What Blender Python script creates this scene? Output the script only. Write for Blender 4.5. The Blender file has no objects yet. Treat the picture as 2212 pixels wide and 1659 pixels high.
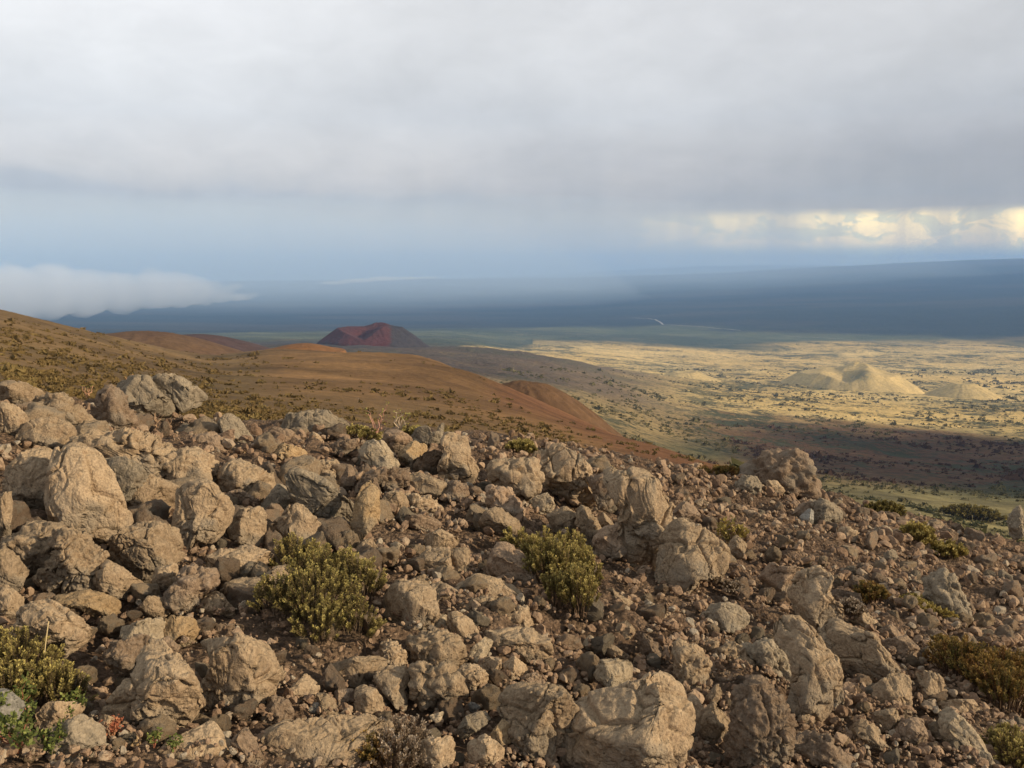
import bpy, math, random
import numpy as np
R = math.radians
scn = bpy.context.scene
COL = scn.collection

# ------------------------------------------------------------------ camera
FPX, CX, CY, EYE = 1995.0, 1106.0, 829.5, 575.0      # focal length, centre and eye level in photo units (2212 x 1659)
PITCH = math.atan((CY-EYE)/FPX)
cam_d = bpy.data.cameras.new('camera'); cam = bpy.data.objects.new('camera', cam_d); COL.objects.link(cam)
cam_d.sensor_width = 36.0; cam_d.lens = 36.0*FPX/2212.0
cam_d.clip_start = 0.05; cam_d.clip_end = 200000.0
cam.location = (0, 0, 0); cam.rotation_euler = (R(90)-PITCH, 0, 0)
scn.camera = cam

# ------------------------------------------------------------------ exposure
scn.view_settings.view_transform = 'Standard'; scn.view_settings.look = 'None'
scn.view_settings.gamma = 1.0; scn.view_settings.exposure = 0.2
scn.cycles.max_bounces = 5; scn.cycles.diffuse_bounces = 3; scn.cycles.volume_bounces = 3
scn.cycles.transparent_max_bounces = 16
scn.cycles.use_denoising = True
scn.cycles.sample_clamp_indirect = 5.0

# ------------------------------------------------------------------ sun
SUN_AZ, SUN_EL = 106.0, 19.5            # clockwise from the view direction, above the horizon
sd = (math.sin(R(SUN_AZ))*math.cos(R(SUN_EL)), math.cos(R(SUN_AZ))*math.cos(R(SUN_EL)), math.sin(R(SUN_EL)))
sl = bpy.data.lights.new('sun', 'SUN'); sl.energy = 5.0; sl.angle = R(1.2); sl.color = (1.0, 0.81, 0.56)
so = bpy.data.objects.new('sun', sl); COL.objects.link(so)
from mathutils import Vector, Matrix
so.rotation_euler = Vector(sd).to_track_quat('Z', 'Y').to_euler()

# ------------------------------------------------------------------ world
def nn(nt, typ, **kw):
    n = nt.nodes.new(typ)
    for k, v in kw.items():
        if k.startswith('in_'):
            key = k[3:]
            key = int(key) if key.isdigit() else key.replace('_', ' ')
            n.inputs[key].default_value = v
        else: setattr(n, k, v)
    return n
def ramp(nt, fac, stops, interp='LINEAR'):
    r = nt.nodes.new('ShaderNodeValToRGB'); r.color_ramp.interpolation = interp
    el = r.color_ramp.elements
    while len(el) < len(stops): el.new(0.5)
    for e, (p, c) in zip(el, stops):
        e.position = p; e.color = (c, c, c, 1) if not hasattr(c, '__len__') else (*c, 1)
    nt.links.new(fac, r.inputs[0]); return r.outputs[0]
def mth(nt, op, a, b=None, c=None, clamp=False):
    m = nt.nodes.new('ShaderNodeMath'); m.operation = op; m.use_clamp = clamp
    for i, v in enumerate((a, b, c)):
        if v is None: continue
        if isinstance(v, (int, float)): m.inputs[i].default_value = v
        else: nt.links.new(v, m.inputs[i])
    return m.outputs[0]
def mix(nt, f, a, b, mode='MIX'):
    m = nt.nodes.new('ShaderNodeMix'); m.data_type = 'RGBA'; m.blend_type = mode
    for i, v in ((0, f), (6, a), (7, b)):
        if isinstance(v, (int, float)): m.inputs[i].default_value = v
        elif isinstance(v, tuple): m.inputs[i].default_value = (*v, 1) if len(v) == 3 else v
        else: nt.links.new(v, m.inputs[i])
    return m.outputs[2]
def noise(nt, vec, scale, detail=4, rough=.55, dist=0.0):
    n = nn(nt, 'ShaderNodeTexNoise'); n.inputs['Scale'].default_value = scale; n.inputs['Detail'].default_value = detail
    n.inputs['Roughness'].default_value = rough; n.inputs['Distortion'].default_value = dist
    nt.links.new(vec, n.inputs['Vector']); return n.outputs[0]
def mapping(nt, vec, scale=(1, 1, 1), loc=(0, 0, 0), rot=(0, 0, 0)):
    m = nt.nodes.new('ShaderNodeMapping'); m.inputs['Scale'].default_value = scale
    m.inputs['Location'].default_value = loc; m.inputs['Rotation'].default_value = rot
    nt.links.new(vec, m.inputs['Vector']); return m.outputs[0]
def srgb(r, g, b):
    f = lambda v: ((v/255)/12.92 if v/255 <= .04045 else ((v/255+.055)/1.055)**2.4)
    return (f(r), f(g), f(b))

w = bpy.data.worlds.new('World'); scn.world = w; w.use_nodes = True
nt = w.node_tree; nt.nodes.clear(); L = nt.links.new
out = nn(nt, 'ShaderNodeOutputWorld'); bg = nn(nt, 'ShaderNodeBackground'); L(bg.outputs[0], out.inputs[0])
sky = nn(nt, 'ShaderNodeTexSky'); sky.sky_type = 'NISHITA'; sky.sun_disc = False
sky.sun_elevation = R(SUN_EL); sky.sun_rotation = R(SUN_AZ); sky.altitude = 2800
clear = mix(nt, 1.0, sky.outputs[0], (0.08, 0.08, 0.08), 'MULTIPLY')
tc = nn(nt, 'ShaderNodeTexCoord'); dv = tc.outputs['Generated']
sx = nn(nt, 'ShaderNodeSeparateXYZ'); L(dv, sx.inputs[0]); X, Y, Z = sx.outputs
hyp = mth(nt, 'SQRT', mth(nt, 'ADD', mth(nt, 'MULTIPLY', X, X), mth(nt, 'MULTIPLY', Y, Y)))
el = mth(nt, 'ARCTAN2', Z, hyp)                    # elevation, radians
az = mth(nt, 'ARCTAN2', X, Y)                      # azimuth, radians, 0 straight ahead
cmb = nn(nt, 'ShaderNodeCombineXYZ'); L(az, cmb.inputs[0]); L(el, cmb.inputs[1]); ae = cmb.outputs[0]
big = noise(nt, mapping(nt, ae, (1.7, 4.0, 1), (3.1, 0.4, 0)), 1.0, 4, .5, .5)
mid = noise(nt, mapping(nt, ae, (5, 12, 1), (7.7, 1.2, 0)), 1.0, 5, .55, .3)
# the elevation warped a little so that the layers of the cloud deck are uneven
elw = mth(nt, 'ADD', el, mth(nt, 'MULTIPLY', mth(nt, 'SUBTRACT', mid, .5), .10))
elw = mth(nt, 'ADD', elw, mth(nt, 'MULTIPLY', mth(nt, 'SUBTRACT', big, .5), .10))
elw = mth(nt, 'MULTIPLY', elw, mth(nt, 'ADD', 1.0, 0))
e10 = mth(nt, 'MULTIPLY', elw, 2.0)
def D(d): return R(d)*2
left = ramp(nt, e10, [(0.0, srgb(202, 208, 213)), (D(2.), srgb(192, 200, 209)), (D(3.8), srgb(184, 194, 207)), (D(4.8), srgb(204, 208, 213)),
                      (D(7), srgb(222, 223, 225)), (D(11), srgb(235, 236, 237)), (D(16.5), srgb(250, 250, 251)), (1.0, srgb(240, 240, 242))], 'B_SPLINE')
right = ramp(nt, e10, [(0.0, srgb(182, 187, 189)), (D(2.), srgb(174, 179, 184)), (D(3.8), srgb(161, 166, 174)), (D(5.8), srgb(166, 169, 176)),
                       (D(8), srgb(188, 190, 194)), (D(12), srgb(204, 205, 207)), (D(17), srgb(211, 211, 212)), (1.0, srgb(214, 214, 217))], 'B_SPLINE')
lr = mth(nt, 'ADD', mth(nt, 'MULTIPLY', az, 1.05), .42, clamp=True)
lr = mth(nt, 'ADD', lr, mth(nt, 'MULTIPLY', mth(nt, 'SUBTRACT', big, .5), .9), clamp=True)
cloud = mix(nt, lr, left, right)
# bright patches and darker bellies in the overcast
br = ramp(nt, big, [(.3, .87), (.5, 1.0), (.7, 1.07)])
cloud = mix(nt, 1.0, cloud, br, 'MULTIPLY')
fine = noise(nt, mapping(nt, ae, (14, 26, 1), (1.2, 3.3, 0)), 1.0, 6, .6, .4)
cloud = mix(nt, 1.0, cloud, ramp(nt, fine, [(.3, .95), (.7, 1.045)]), 'MULTIPLY')
rain = mth(nt, 'MULTIPLY', mth(nt, 'SUBTRACT', 1.0, ramp(nt, el, [(.06, 0.0), (.13, 1.0)])), ramp(nt, noise(nt, mapping(nt, ae, (26, 1.5, 1), (5, 2, 0), (0, 0, .18)), 1.0, 4), [(.35, 0.0), (.65, 1.0)]))
cloud = mix(nt, rain, cloud, mix(nt, 1.0, cloud, (.92, .93, .945), 'MULTIPLY'))
# the gap at the right under the deck: sunlit cumulus against a pale green-blue strip
gapL = ramp(nt, az, [(.12, 0.0), (.18, .55), (.27, .6), (.33, 1.0)])
edge = mth(nt, 'ADD', el, mth(nt, 'MULTIPLY', mth(nt, 'SUBTRACT', noise(nt, mapping(nt, ae, (9, 9, 1)), 1.0, 3), .5), .010))
gapT = ramp(nt, edge, [(.028, 1.0), (.049, 1.0), (.057, 0.0)])
streak = ramp(nt, noise(nt, mapping(nt, ae, (22, 2.2, 1), (.4, .2, 0)), 1.0, 3), [(.40, .35), (.62, 1.0)])
gap = mth(nt, 'MULTIPLY', mth(nt, 'MULTIPLY', gapL, gapT), streak)
gcol = mix(nt, 1.0, ramp(nt, el, [(0.0, srgb(184, 204, 198)), (.012, srgb(196, 212, 200)), (.020, srgb(212, 214, 190)), (.050, srgb(210, 210, 190))]), (1.22, 1.32, 1.28), 'MULTIPLY')
cu = noise(nt, mapping(nt, ae, (34, 62, 1), (.9, .35, 0)), 1.0, 7, .62, .6)
cum = mth(nt, 'MULTIPLY', ramp(nt, cu, [(.45, 0.0), (.53, 1.0)]), ramp(nt, el, [(.017, 0.0), (.023, 1.0), (.060, 1.0)]))
gcol = mix(nt, mth(nt, 'MULTIPLY', cum, .9), gcol, mix(nt, 1.0, mix(nt, cu, srgb(225, 212, 175), srgb(255, 244, 200)), (1.55, 1.58, 1.42), 'MULTIPLY'))
cloud = mix(nt, gap, cloud, gcol)
cover = ramp(nt, noise(nt, mapping(nt, ae, (2, 5, 1), (9, 9, 0)), 1.0, 3), [(.2, .93), (.6, 1.0)])
skyc = mix(nt, cover, clear, cloud)
# sky overhead, out of view, dimmed to lower ambient light and raise contrast
skyc = mix(nt, 1.0, skyc, ramp(nt, mth(nt, 'MULTIPLY', el, 1/1.5708), [(.30, 1.0), (.50, .52), (1.0, .42)]), 'MULTIPLY')
skyc = mix(nt, 1.0, skyc, ramp(nt, el, [(.0, (1.95, 1.34, .80)), (.03, (1.50, 1.16, .83)), (.07, (1.10, 1.00, .90)), (.15, (.93, .93, .93))]), 'MULTIPLY')
# below the horizon the air is dull ground-bounce
low = ramp(nt, el, [(-0.0 if False else 0.0, 0.0), (.0005, 1.0)])
skyc = mix(nt, low, srgb(166, 178, 194), skyc)
L(skyc, bg.inputs[0]); bg.inputs[1].default_value = 1.0

# ------------------------------------------------------------------ numpy noise
_rng = np.random.default_rng(5)
_P = _rng.permutation(4096).astype(np.int64)
_G = _rng.normal(size=(4096, 3)); _G /= np.linalg.norm(_G, axis=1, keepdims=True)
_C = _rng.random((4096, 3))
def _h(i, j, k): return _P[(_P[(_P[i & 4095] + j) & 4095] + k) & 4095]
def pn(p):
    p = np.asarray(p, float); i = np.floor(p).astype(np.int64); f = p-i
    u = f*f*f*(f*(f*6-15)+10); r = 0
    for dx in (0, 1):
        wx = u[:, 0] if dx else 1-u[:, 0]
        for dy in (0, 1):
            wy = u[:, 1] if dy else 1-u[:, 1]
            for dz in (0, 1):
                wz = u[:, 2] if dz else 1-u[:, 2]
                g = _G[_h(i[:, 0]+dx, i[:, 1]+dy, i[:, 2]+dz)]
                r = r + wx*wy*wz*(g[:, 0]*(f[:, 0]-dx)+g[:, 1]*(f[:, 1]-dy)+g[:, 2]*(f[:, 2]-dz))
    return r*1.5
def fbm(p, o=4, g=.5, l=2.1):
    r = 0; a = 1.0; q = np.asarray(p, float)
    for k in range(o):
        r = r+a*pn(q); q = q*l+17.3; a *= g
    return r
def ridged(p, o=4, g=.5, l=2.1):
    r = 0; a = 1.0; q = np.asarray(p, float)
    for k in range(o):
        r = r+a*(1-2*np.abs(pn(q))); q = q*l+11.7; a *= g
    return r
def cells(p):
    """nearest cell: distances, the offset from its seed, and three random numbers of the cell"""
    p = np.asarray(p, float); i = np.floor(p).astype(np.int64); f = p-i
    d1 = np.full(len(p), 9.0); d2 = d1.copy(); off = np.zeros_like(p); rv = np.zeros_like(p); idn = np.zeros(len(p), np.int64)
    for dx in (-1, 0, 1):
        for dy in (-1, 0, 1):
            for dz in (-1, 0, 1):
                h = _h(i[:, 0]+dx, i[:, 1]+dy, i[:, 2]+dz); v = f-_C[h]-[dx, dy, dz]; e = (v*v).sum(1)
                m = e < d1; d2 = np.where(m, d1, np.minimum(d2, e)); d1 = np.where(m, e, d1)
                off[m] = v[m]; rv[m] = _C[_P[h[m]]]; idn[m] = h[m]
    return np.sqrt(d1), np.sqrt(d2), off, rv, idn
def worley(p):
    p = np.asarray(p, float); i = np.floor(p).astype(np.int64); f = p-i
    d1 = np.full(len(p), 9.0); d2 = d1.copy()
    for dx in (-1, 0, 1):
        for dy in (-1, 0, 1):
            for dz in (-1, 0, 1):
                c = _C[_h(i[:, 0]+dx, i[:, 1]+dy, i[:, 2]+dz)]
                e = (c[:, 0]+dx-f[:, 0])**2+(c[:, 1]+dy-f[:, 1])**2+(c[:, 2]+dz-f[:, 2])**2
                m = e < d1; d2 = np.where(m, d1, np.minimum(d2, e)); d1 = np.where(m, e, d1)
    return np.sqrt(d1), np.sqrt(d2)

# ------------------------------------------------------------------ terrain height from its profiles
cp, sp = math.cos(PITCH), math.sin(PITCH)
def pix_dir(px, py):
    a = (np.asarray(px, float)-CX)/FPX; b = (CY-np.asarray(py, float))/FPX
    y = cp+b*sp; z = b*cp-sp
    return a, y, z
def tan_el(px, py):
    a, y, z = pix_dir(px, py); return z/np.hypot(a, y)
def azim(px, py=800.0):
    a, y, z = pix_dir(px, py); return np.arctan2(a, y)
def to_pix(x, y, z):
    zc = y*cp-z*sp; yc = y*sp+z*cp
    zc = np.maximum(zc, 1e-3)
    return CX+FPX*x/zc, CY-FPX*yc/zc
# near ground: (distance, height) per column; beyond: (distance, photo row) per column
NEAR = {-800: [(1, -1.3), (3, -1.1), (8, -.6)], 0: [(1, -1.5), (3, -1.35), (8.0, -1.02)], 450: [(1, -1.6), (3, -1.5), (9, -1.42)], 1106: [(1, -1.65), (3, -1.68), (9.5, -1.72)],
        1500: [(1, -1.7), (3, -1.78), (12, -2.55)], 2212: [(1, -1.8), (3, -1.95), (6, -2.4), (13, -3.45)], 3000: [(1, -2), (3, -2.3), (6, -3.1), (13, -5)]}
FAR = {
 -800: [(20, 800), (60, 720), (150, 600), (300, 540), (500, 560), (1000, 700), (4000, 725), (9000, 690), (16000, 650), (26000, 612), (40000, 640), (60000, 640)],
 0: [(18, 850), (40, 800), (90, 738), (180, 690), (300, 664), (420, 675), (900, 760), (3000, 735), (7000, 712), (10000, 690), (16000, 650), (26000, 610), (40000, 640), (60000, 640)],
 250: [(18, 900), (40, 850), (90, 800), (180, 760), (400, 724), (560, 735), (1000, 770), (3000, 740), (7000, 712), (10000, 690), (16000, 650), (26000, 609), (40000, 640), (60000, 640)],
 450: [(18, 935), (40, 880), (90, 840), (180, 812), (350, 787), (550, 776), (760, 785), (1100, 772), (1700, 757), (2300, 750), (3200, 750), (7000, 713), (10000, 690), (16000, 650), (26000, 607), (40000, 640), (60000, 640)],
 600: [(18, 960), (40, 900), (90, 852), (180, 815), (330, 775), (450, 752), (560, 757), (1000, 790), (1500, 772), (2200, 750), (2700, 752), (7000, 713), (10000, 690), (16000, 650), (26000, 604), (40000, 640), (60000, 640)],
 800: [(18, 985), (40, 925), (90, 872), (180, 825), (300, 780), (400, 763), (500, 772), (1000, 800), (1600, 775), (2400, 748), (3000, 750), (7000, 714), (10000, 690), (16000, 648), (26000, 602), (40000, 640), (60000, 640)],
 905: [(18, 1000), (40, 940), (90, 885), (180, 832), (290, 780), (370, 765), (480, 775), (1000, 810), (1600, 778), (2400, 750), (3000, 753), (7000, 715), (10000, 690), (16000, 647), (26000, 600), (40000, 640), (60000, 640)],
 1000: [(18, 1005), (40, 955), (90, 900), (180, 850), (270, 808), (340, 796), (430, 806), (1000, 825), (1700, 783), (2500, 750), (3100, 757), (7000, 715), (10000, 690), (16000, 645), (26000, 599), (40000, 640), (60000, 640)],
 1120: [(18, 1020), (40, 970), (90, 920), (170, 872), (250, 862), (330, 846), (420, 856), (1000, 850), (1700, 796), (2500, 761), (3300, 770), (5000, 760), (7000, 722), (10000, 690), (16000, 643), (26000, 598), (40000, 640), (60000, 640)],
 1230: [(18, 1035), (40, 990), (80, 945), (140, 922), (220, 905), (290, 900), (380, 912), (800, 900), (1300, 845), (2000, 797), (2600, 780), (3300, 787), (5000, 760), (7000, 723), (10000, 688), (16000, 641), (26000, 596), (40000, 640), (60000, 640)],
 1340: [(18, 1045), (40, 1002), (80, 965), (130, 950), (200, 944), (270, 952), (600, 960), (1000, 905), (1500, 860), (2200, 822), (2900, 805), (4000, 795), (5500, 758), (7500, 722), (10000, 686), (16000, 638), (26000, 593), (40000, 640), (60000, 640)],
 1450: [(18, 1060), (40, 1015), (80, 985), (130, 975), (190, 982), (500, 1015), (900, 960), (1400, 900), (2100, 852), (3000, 822), (4200, 800), (5500, 765), (7500, 725), (10000, 683), (16000, 634), (26000, 590), (40000, 640), (60000, 640)],
 1560: [(18, 1080), (40, 1030), (80, 1010), (120, 1018), (400, 1060), (800, 995), (1300, 930), (2000, 876), (3000, 835), (4200, 806), (5600, 770), (7500, 728), (10000, 681), (16000, 631), (26000, 586), (40000, 640), (60000, 640)],
 1750: [(18, 1110), (60, 1085), (300, 1098), (600, 1050), (900, 1000), (1400, 940), (2200, 882), (3200, 842), (4200, 812), (5800, 772), (7500, 732), (10000, 678), (16000, 626), (26000, 573), (40000, 640), (60000, 640)],
 2000: [(18, 1150), (60, 1140), (300, 1135), (600, 1080), (900, 1030), (1400, 965), (2200, 905), (3300, 855), (4300, 820), (5800, 782), (7500, 740), (10000, 676), (16000, 620), (26000, 561), (40000, 640), (60000, 640)],
 2212: [(18, 1190), (60, 1190), (300, 1180), (500, 1130), (900, 1050), (1400, 985), (2200, 918), (3300, 868), (4300, 835), (5800, 790), (7500, 748), (10000, 675), (16000, 616), (26000, 550), (40000, 640), (60000, 640)],
 3000: [(18, 1300), (60, 1280), (300, 1240), (500, 1180), (900, 1080), (1400, 1010), (2200, 940), (3300, 885), (4300, 850), (5800, 800), (7500, 750), (10000, 660), (16000, 590), (26000, 530), (40000, 640), (60000, 640)],
}
LD = np.linspace(math.log(.6), math.log(60000), 900)
def smooth1(a, s, axis):
    r = int(3*s)+1; k = np.exp(-.5*(np.arange(-r, r+1)/s)**2); k /= k.sum()
    a = np.moveaxis(a, axis, -1); pad = np.pad(a, [(0, 0)]*(a.ndim-1)+[(r, r)], mode='edge')
    o = np.apply_along_axis(lambda v: np.convolve(v, k, 'valid'), -1, pad)
    return np.moveaxis(o, -1, axis)
def build_table():
    rows = []; azs = []
    for cx_ in sorted(FAR):
        xs = []; ts = []
        nc = sorted(NEAR); zz = None
        for j in range(len(nc)-1):
            if nc[j] <= cx_ <= nc[j+1]:
                t = (cx_-nc[j])/(nc[j+1]-nc[j]); a, b = NEAR[nc[j]], NEAR[nc[j+1]]
                dend = a[-1][0]*(1-t)+b[-1][0]*t
                ds = np.exp(np.linspace(math.log(.6), math.log(dend), 24))
                za = np.interp(ds/dend, [q[0]/a[-1][0] for q in a], [q[1] for q in a])
                zb = np.interp(ds/dend, [q[0]/b[-1][0] for q in b], [q[1] for q in b])
                xs = list(np.log(ds)); ts = list((za*(1-t)+zb*t)/ds); break
        for d, r in FAR[cx_]:
            xs.append(math.log(d)); ts.append(float(tan_el(cx_, r)))
        rows.append(np.interp(LD, xs, ts)); azs.append(float(azim(cx_)))
    rows = np.array(rows)
    rows = smooth1(rows, 3.2, 1)
    AZ = np.linspace(azs[0], azs[-1], 700)
    T = np.empty((len(AZ), len(LD)))
    for j in range(len(LD)): T[:, j] = np.interp(AZ, azs, rows[:, j])
    T = smooth1(T, 9, 0)
    return AZ, T
AZT, TT = build_table()
def H0(x, y):
    x = np.asarray(x, float); y = np.asarray(y, float)
    d = np.maximum(np.hypot(x, y), .61); a = np.arctan2(x, y)
    u = np.clip((a-AZT[0])/(AZT[1]-AZT[0]), 0, len(AZT)-1.001); v = np.clip((np.log(d)-LD[0])/(LD[1]-LD[0]), 0, len(LD)-1.001)
    i = u.astype(int); j = v.astype(int); fu = u-i; fv = v-j
    t = (TT[i, j]*(1-fu)*(1-fv)+TT[i+1, j]*fu*(1-fv)+TT[i, j+1]*(1-fu)*fv+TT[i+1, j+1]*fu*fv)
    return t*d
def sstep(a, b, x): t = np.clip((x-a)/(b-a), 0, 1); return t*t*(3-2*t)
def H(x, y):
    x = np.atleast_1d(np.asarray(x, float)); y = np.atleast_1d(np.asarray(y, float))
    sh = x.shape; x = x.ravel(); y = y.ravel(); d = np.hypot(x, y)
    z = H0(x, y); p = np.stack([x, y, 0*x], 1)
    o = np.zeros_like(z)
    m = d < 30
    if m.any():
        q = p[m]; k = 1-sstep(16, 30, d[m])
        o[m] += k*(fbm(q*.8, 3)*.10+ridged(q*2.6+5, 3)*.025+fbm(q*9, 3)*.012)
        if m.sum() > 500:
            wq = q+.10*np.stack([fbm(q*3, 2), fbm(q*3+9, 2), 0*q[:, 0]], 1); rough = .30+.70*sstep(-.25, .25, pn(q*.55+12))
            f1, f2 = worley(wq*3.0); g1, g2 = worley(wq*8.0); kn = .35+.65*sstep(2.6, 5.0, d[m]); o[m] += k*(kn*rough*(-.16*(f1-.5)-.055*(g1-.5)+.03*np.minimum(f2-f1, .3))-.035)
    m = (d > 14) & (d < 1200)
    if m.any():
        q = p[m]; k = sstep(14, 60, d[m])*(1-sstep(900, 1200, d[m]))
        o[m] += k*(fbm(q*.012, 3)*1.6+fbm(q*.07+3, 3)*.38+fbm(q*.4+3, 2)*.10)*(.35+.65*sstep(60, 300, d[m]))
    m = d > 900
    if m.any():
        q = p[m]; k = sstep(900, 1300, d[m])
        o[m] += k*(fbm(q*.0016+7, 4)*9*(1-sstep(9000, 15000, d[m])*.3)+ridged(q*.006+1, 3)*4.5*(1-sstep(6000, 9000, d[m]))+fbm(q*.018+4, 2)*2.2*(1-sstep(3500, 6000, d[m])))
        o[m] += sstep(12000, 20000, d[m])*fbm(q*.00035+2, 4)*25
    return (z+o).reshape(sh)
def hit(px, py, smooth=True):
    """first meeting of the sight line through a photo point with the ground"""
    a, y, z = pix_dir(px, py); h = math.hypot(a, y); te = z/h; ux, uy = a/h, y/h
    ds = np.exp(np.linspace(math.log(1.2), math.log(50000), 1600))
    f = (H0 if smooth else H)(ux*ds, uy*ds)-te*ds
    k = np.argmax(f > 0)
    if f[k] <= 0: k = len(ds)-1
    if k > 0:
        t = f[k-1]/(f[k-1]-f[k]) if f[k] != f[k-1] else 0; d = ds[k-1]+(ds[k]-ds[k-1])*t
    else: d = ds[0]
    return d, ux*d, uy*d

# ------------------------------------------------------------------ object helpers
def link(o, parent=None):
    COL.objects.link(o)
    if parent is not None: o.parent = parent
    return o
def tag(o, label=None, cat=None, group=None, kind=None):
    for k, v in (('label', label), ('category', cat), ('group', group), ('kind', kind)):
        if v: o[k] = v
    return o
def mesh_np(name, V, F, mat, smooth=True, attrs=None):
    """V (n,3); F (m,3) or (m,4) integer array"""
    V = np.asarray(V, np.float32); F = np.asarray(F, np.int32); k = F.shape[1]
    me = bpy.data.meshes.new(name); me.vertices.add(len(V)); me.vertices.foreach_set('co', V.ravel())
    me.loops.add(F.size); me.loops.foreach_set('vertex_index', F.ravel())
    me.polygons.add(len(F)); me.polygons.foreach_set('loop_start', np.arange(0, F.size, k, dtype=np.int32))
    me.polygons.foreach_set('loop_total', np.full(len(F), k, np.int32))
    me.polygons.foreach_set('use_smooth', np.full(len(F), smooth))
    me.update(calc_edges=True)
    for an, arr in (attrs or {}).items():
        at = me.color_attributes.new(an, 'FLOAT_COLOR', 'POINT'); at.data.foreach_set('color', np.asarray(arr, np.float32).ravel())
    if mat: me.materials.append(mat)
    return me
def obj_np(name, V, F, mat, parent=None, loc=None, **kw):
    o = bpy.data.objects.new(name, mesh_np(name, V, F, mat, **kw))
    if loc is not None: o.location = loc
    return link(o, parent)
def grid_faces(nu, nv):
    i = np.arange(nu-1)[:, None]*nv+np.arange(nv-1)[None]
    return np.stack([i, i+nv, i+nv+1, i+1], -1).reshape(-1, 4)
# ------------------------------------------------------------------ materials
def new_mat(name, rough=.95):
    m = bpy.data.materials.new(name); m.use_nodes = True; t = m.node_tree
    b = t.nodes['Principled BSDF']; b.inputs['Roughness'].default_value = rough
    b.inputs['Specular IOR Level'].default_value = .12
    return m, t, b
def bump(t, b, h, dist, strength=1.0, prev=None):
    n = t.nodes.new('ShaderNodeBump'); n.inputs['Distance'].default_value = dist; n.inputs['Strength'].default_value = strength
    t.links.new(h, n.inputs['Height'])
    if prev is not None: t.links.new(prev, n.inputs['Normal'])
    t.links.new(n.outputs[0], b.inputs['Normal']); return n.outputs[0]
def vor(t, vec, scale, feat='F1', rand=1.0):
    v = t.nodes.new('ShaderNodeTexVoronoi'); v.feature = feat; v.inputs['Scale'].default_value = scale
    v.inputs['Randomness'].default_value = rand; t.links.new(vec, v.inputs['Vector']); return v.outputs[0]

# ground: albedo zones come from the vertex colour 'zone' (alpha = how patchy)
def ground_material():
    m, t, b = new_mat('ground_soil')
    at = t.nodes.new('ShaderNodeAttribute'); at.attribute_name = 'zone'
    a2 = t.nodes.new('ShaderNodeAttribute'); a2.attribute_name = 'mask'
    sm = t.nodes.new('ShaderNodeSeparateColor'); t.links.new(a2.outputs['Color'], sm.inputs[0])
    far, slope, near = sm.outputs[0], sm.outputs[1], sm.outputs[2]
    g = t.nodes.new('ShaderNodeNewGeometry'); P = g.outputs['Position']
    base = at.outputs['Color']; patch = at.outputs['Alpha']
    # valley: dark scrub and rock among pale grass
    n1 = noise(t, P, .0028, 6, .62, .6); n2 = noise(t, P, .021, 6, .68, .3); n3 = noise(t, P, .11, 4, .7)
    s = mth(t, 'ADD', mth(t, 'MULTIPLY', n1, .34), mth(t, 'ADD', mth(t, 'MULTIPLY', n2, .40), mth(t, 'MULTIPLY', n3, .30)))
    scrub = ramp(t, s, [(.505, 0.0), (.56, 1.0)])
    scrubc = mix(t, ramp(t, n1, [(.4, 0.0), (.6, 1.0)]), (.062, .055, .030), (.050, .064, .034))
    c = mix(t, mth(t, 'MULTIPLY', mth(t, 'MULTIPLY', scrub, patch), far), base, scrubc)
    lum = t.nodes.new('ShaderNodeRGBToBW'); t.links.new(base, lum.inputs[0])
    darkz = ramp(t, lum.outputs[0], [(.10, 1.0), (.22, 0.0)])
    pale = mth(t, 'MULTIPLY', mth(t, 'MULTIPLY', ramp(t, s, [(.42, .85), (.485, 0.0)]), darkz), mth(t, 'MULTIPLY', patch, far))
    c = mix(t, pale, c, (.34, .25, .115))
    c = mix(t, 1.0, c, ramp(t, n2, [(.33, .60), (.67, 1.35)]), 'MULTIPLY')
    # slope: pale gravel streaks and olive ground cover
    s1 = noise(t, P, .035, 6, .65, .4); s2 = noise(t, P, .45, 5, .7)
    sl_ = ramp(t, mth(t, 'ADD', mth(t, 'MULTIPLY', s1, .5), mth(t, 'MULTIPLY', s2, .5)), [(.36, .62), (.5, 1.0), (.63, 1.42)])
    c = mix(t, slope, c, mix(t, 1.0, c, sl_, 'MULTIPLY'))
    # near soil
    k1 = noise(t, P, 3.2, 6, .6); k2 = noise(t, P, 30, 5, .6)
    kc = mix(t, ramp(t, k1, [(.38, 0.0), (.62, 1.0)]), (.150, .098, .064), (.230, .160, .106))
    kc = mix(t, 1.0, kc, ramp(t, k2, [(.33, .55), (.67, 1.4)]), 'MULTIPLY')
    kc = mix(t, 1.0, kc, ramp(t, vor(t, P, 60), [(.05, 1.2), (.5, .75)]), 'MULTIPLY')
    c = mix(t, near, c, kc)
    t.links.new(c, b.inputs['Base Color'])
    h1 = mth(t, 'MULTIPLY', mth(t, 'MULTIPLY', noise(t, P, .05, 6, .72), far), 18.0)
    h2 = mth(t, 'MULTIPLY', mth(t, 'MULTIPLY', noise(t, P, .8, 5, .7), slope), .75)
    h3 = mth(t, 'MULTIPLY', mth(t, 'MULTIPLY', mth(t, 'ADD', noise(t, P, 28, 5, .65), mth(t, 'MULTIPLY', vor(t, P, 45), -.5)), near), .055)
    bump(t, b, mth(t, 'ADD', h1, mth(t, 'ADD', h2, h3)), 1.0, .9)
    return m
M_GROUND = ground_material()

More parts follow.
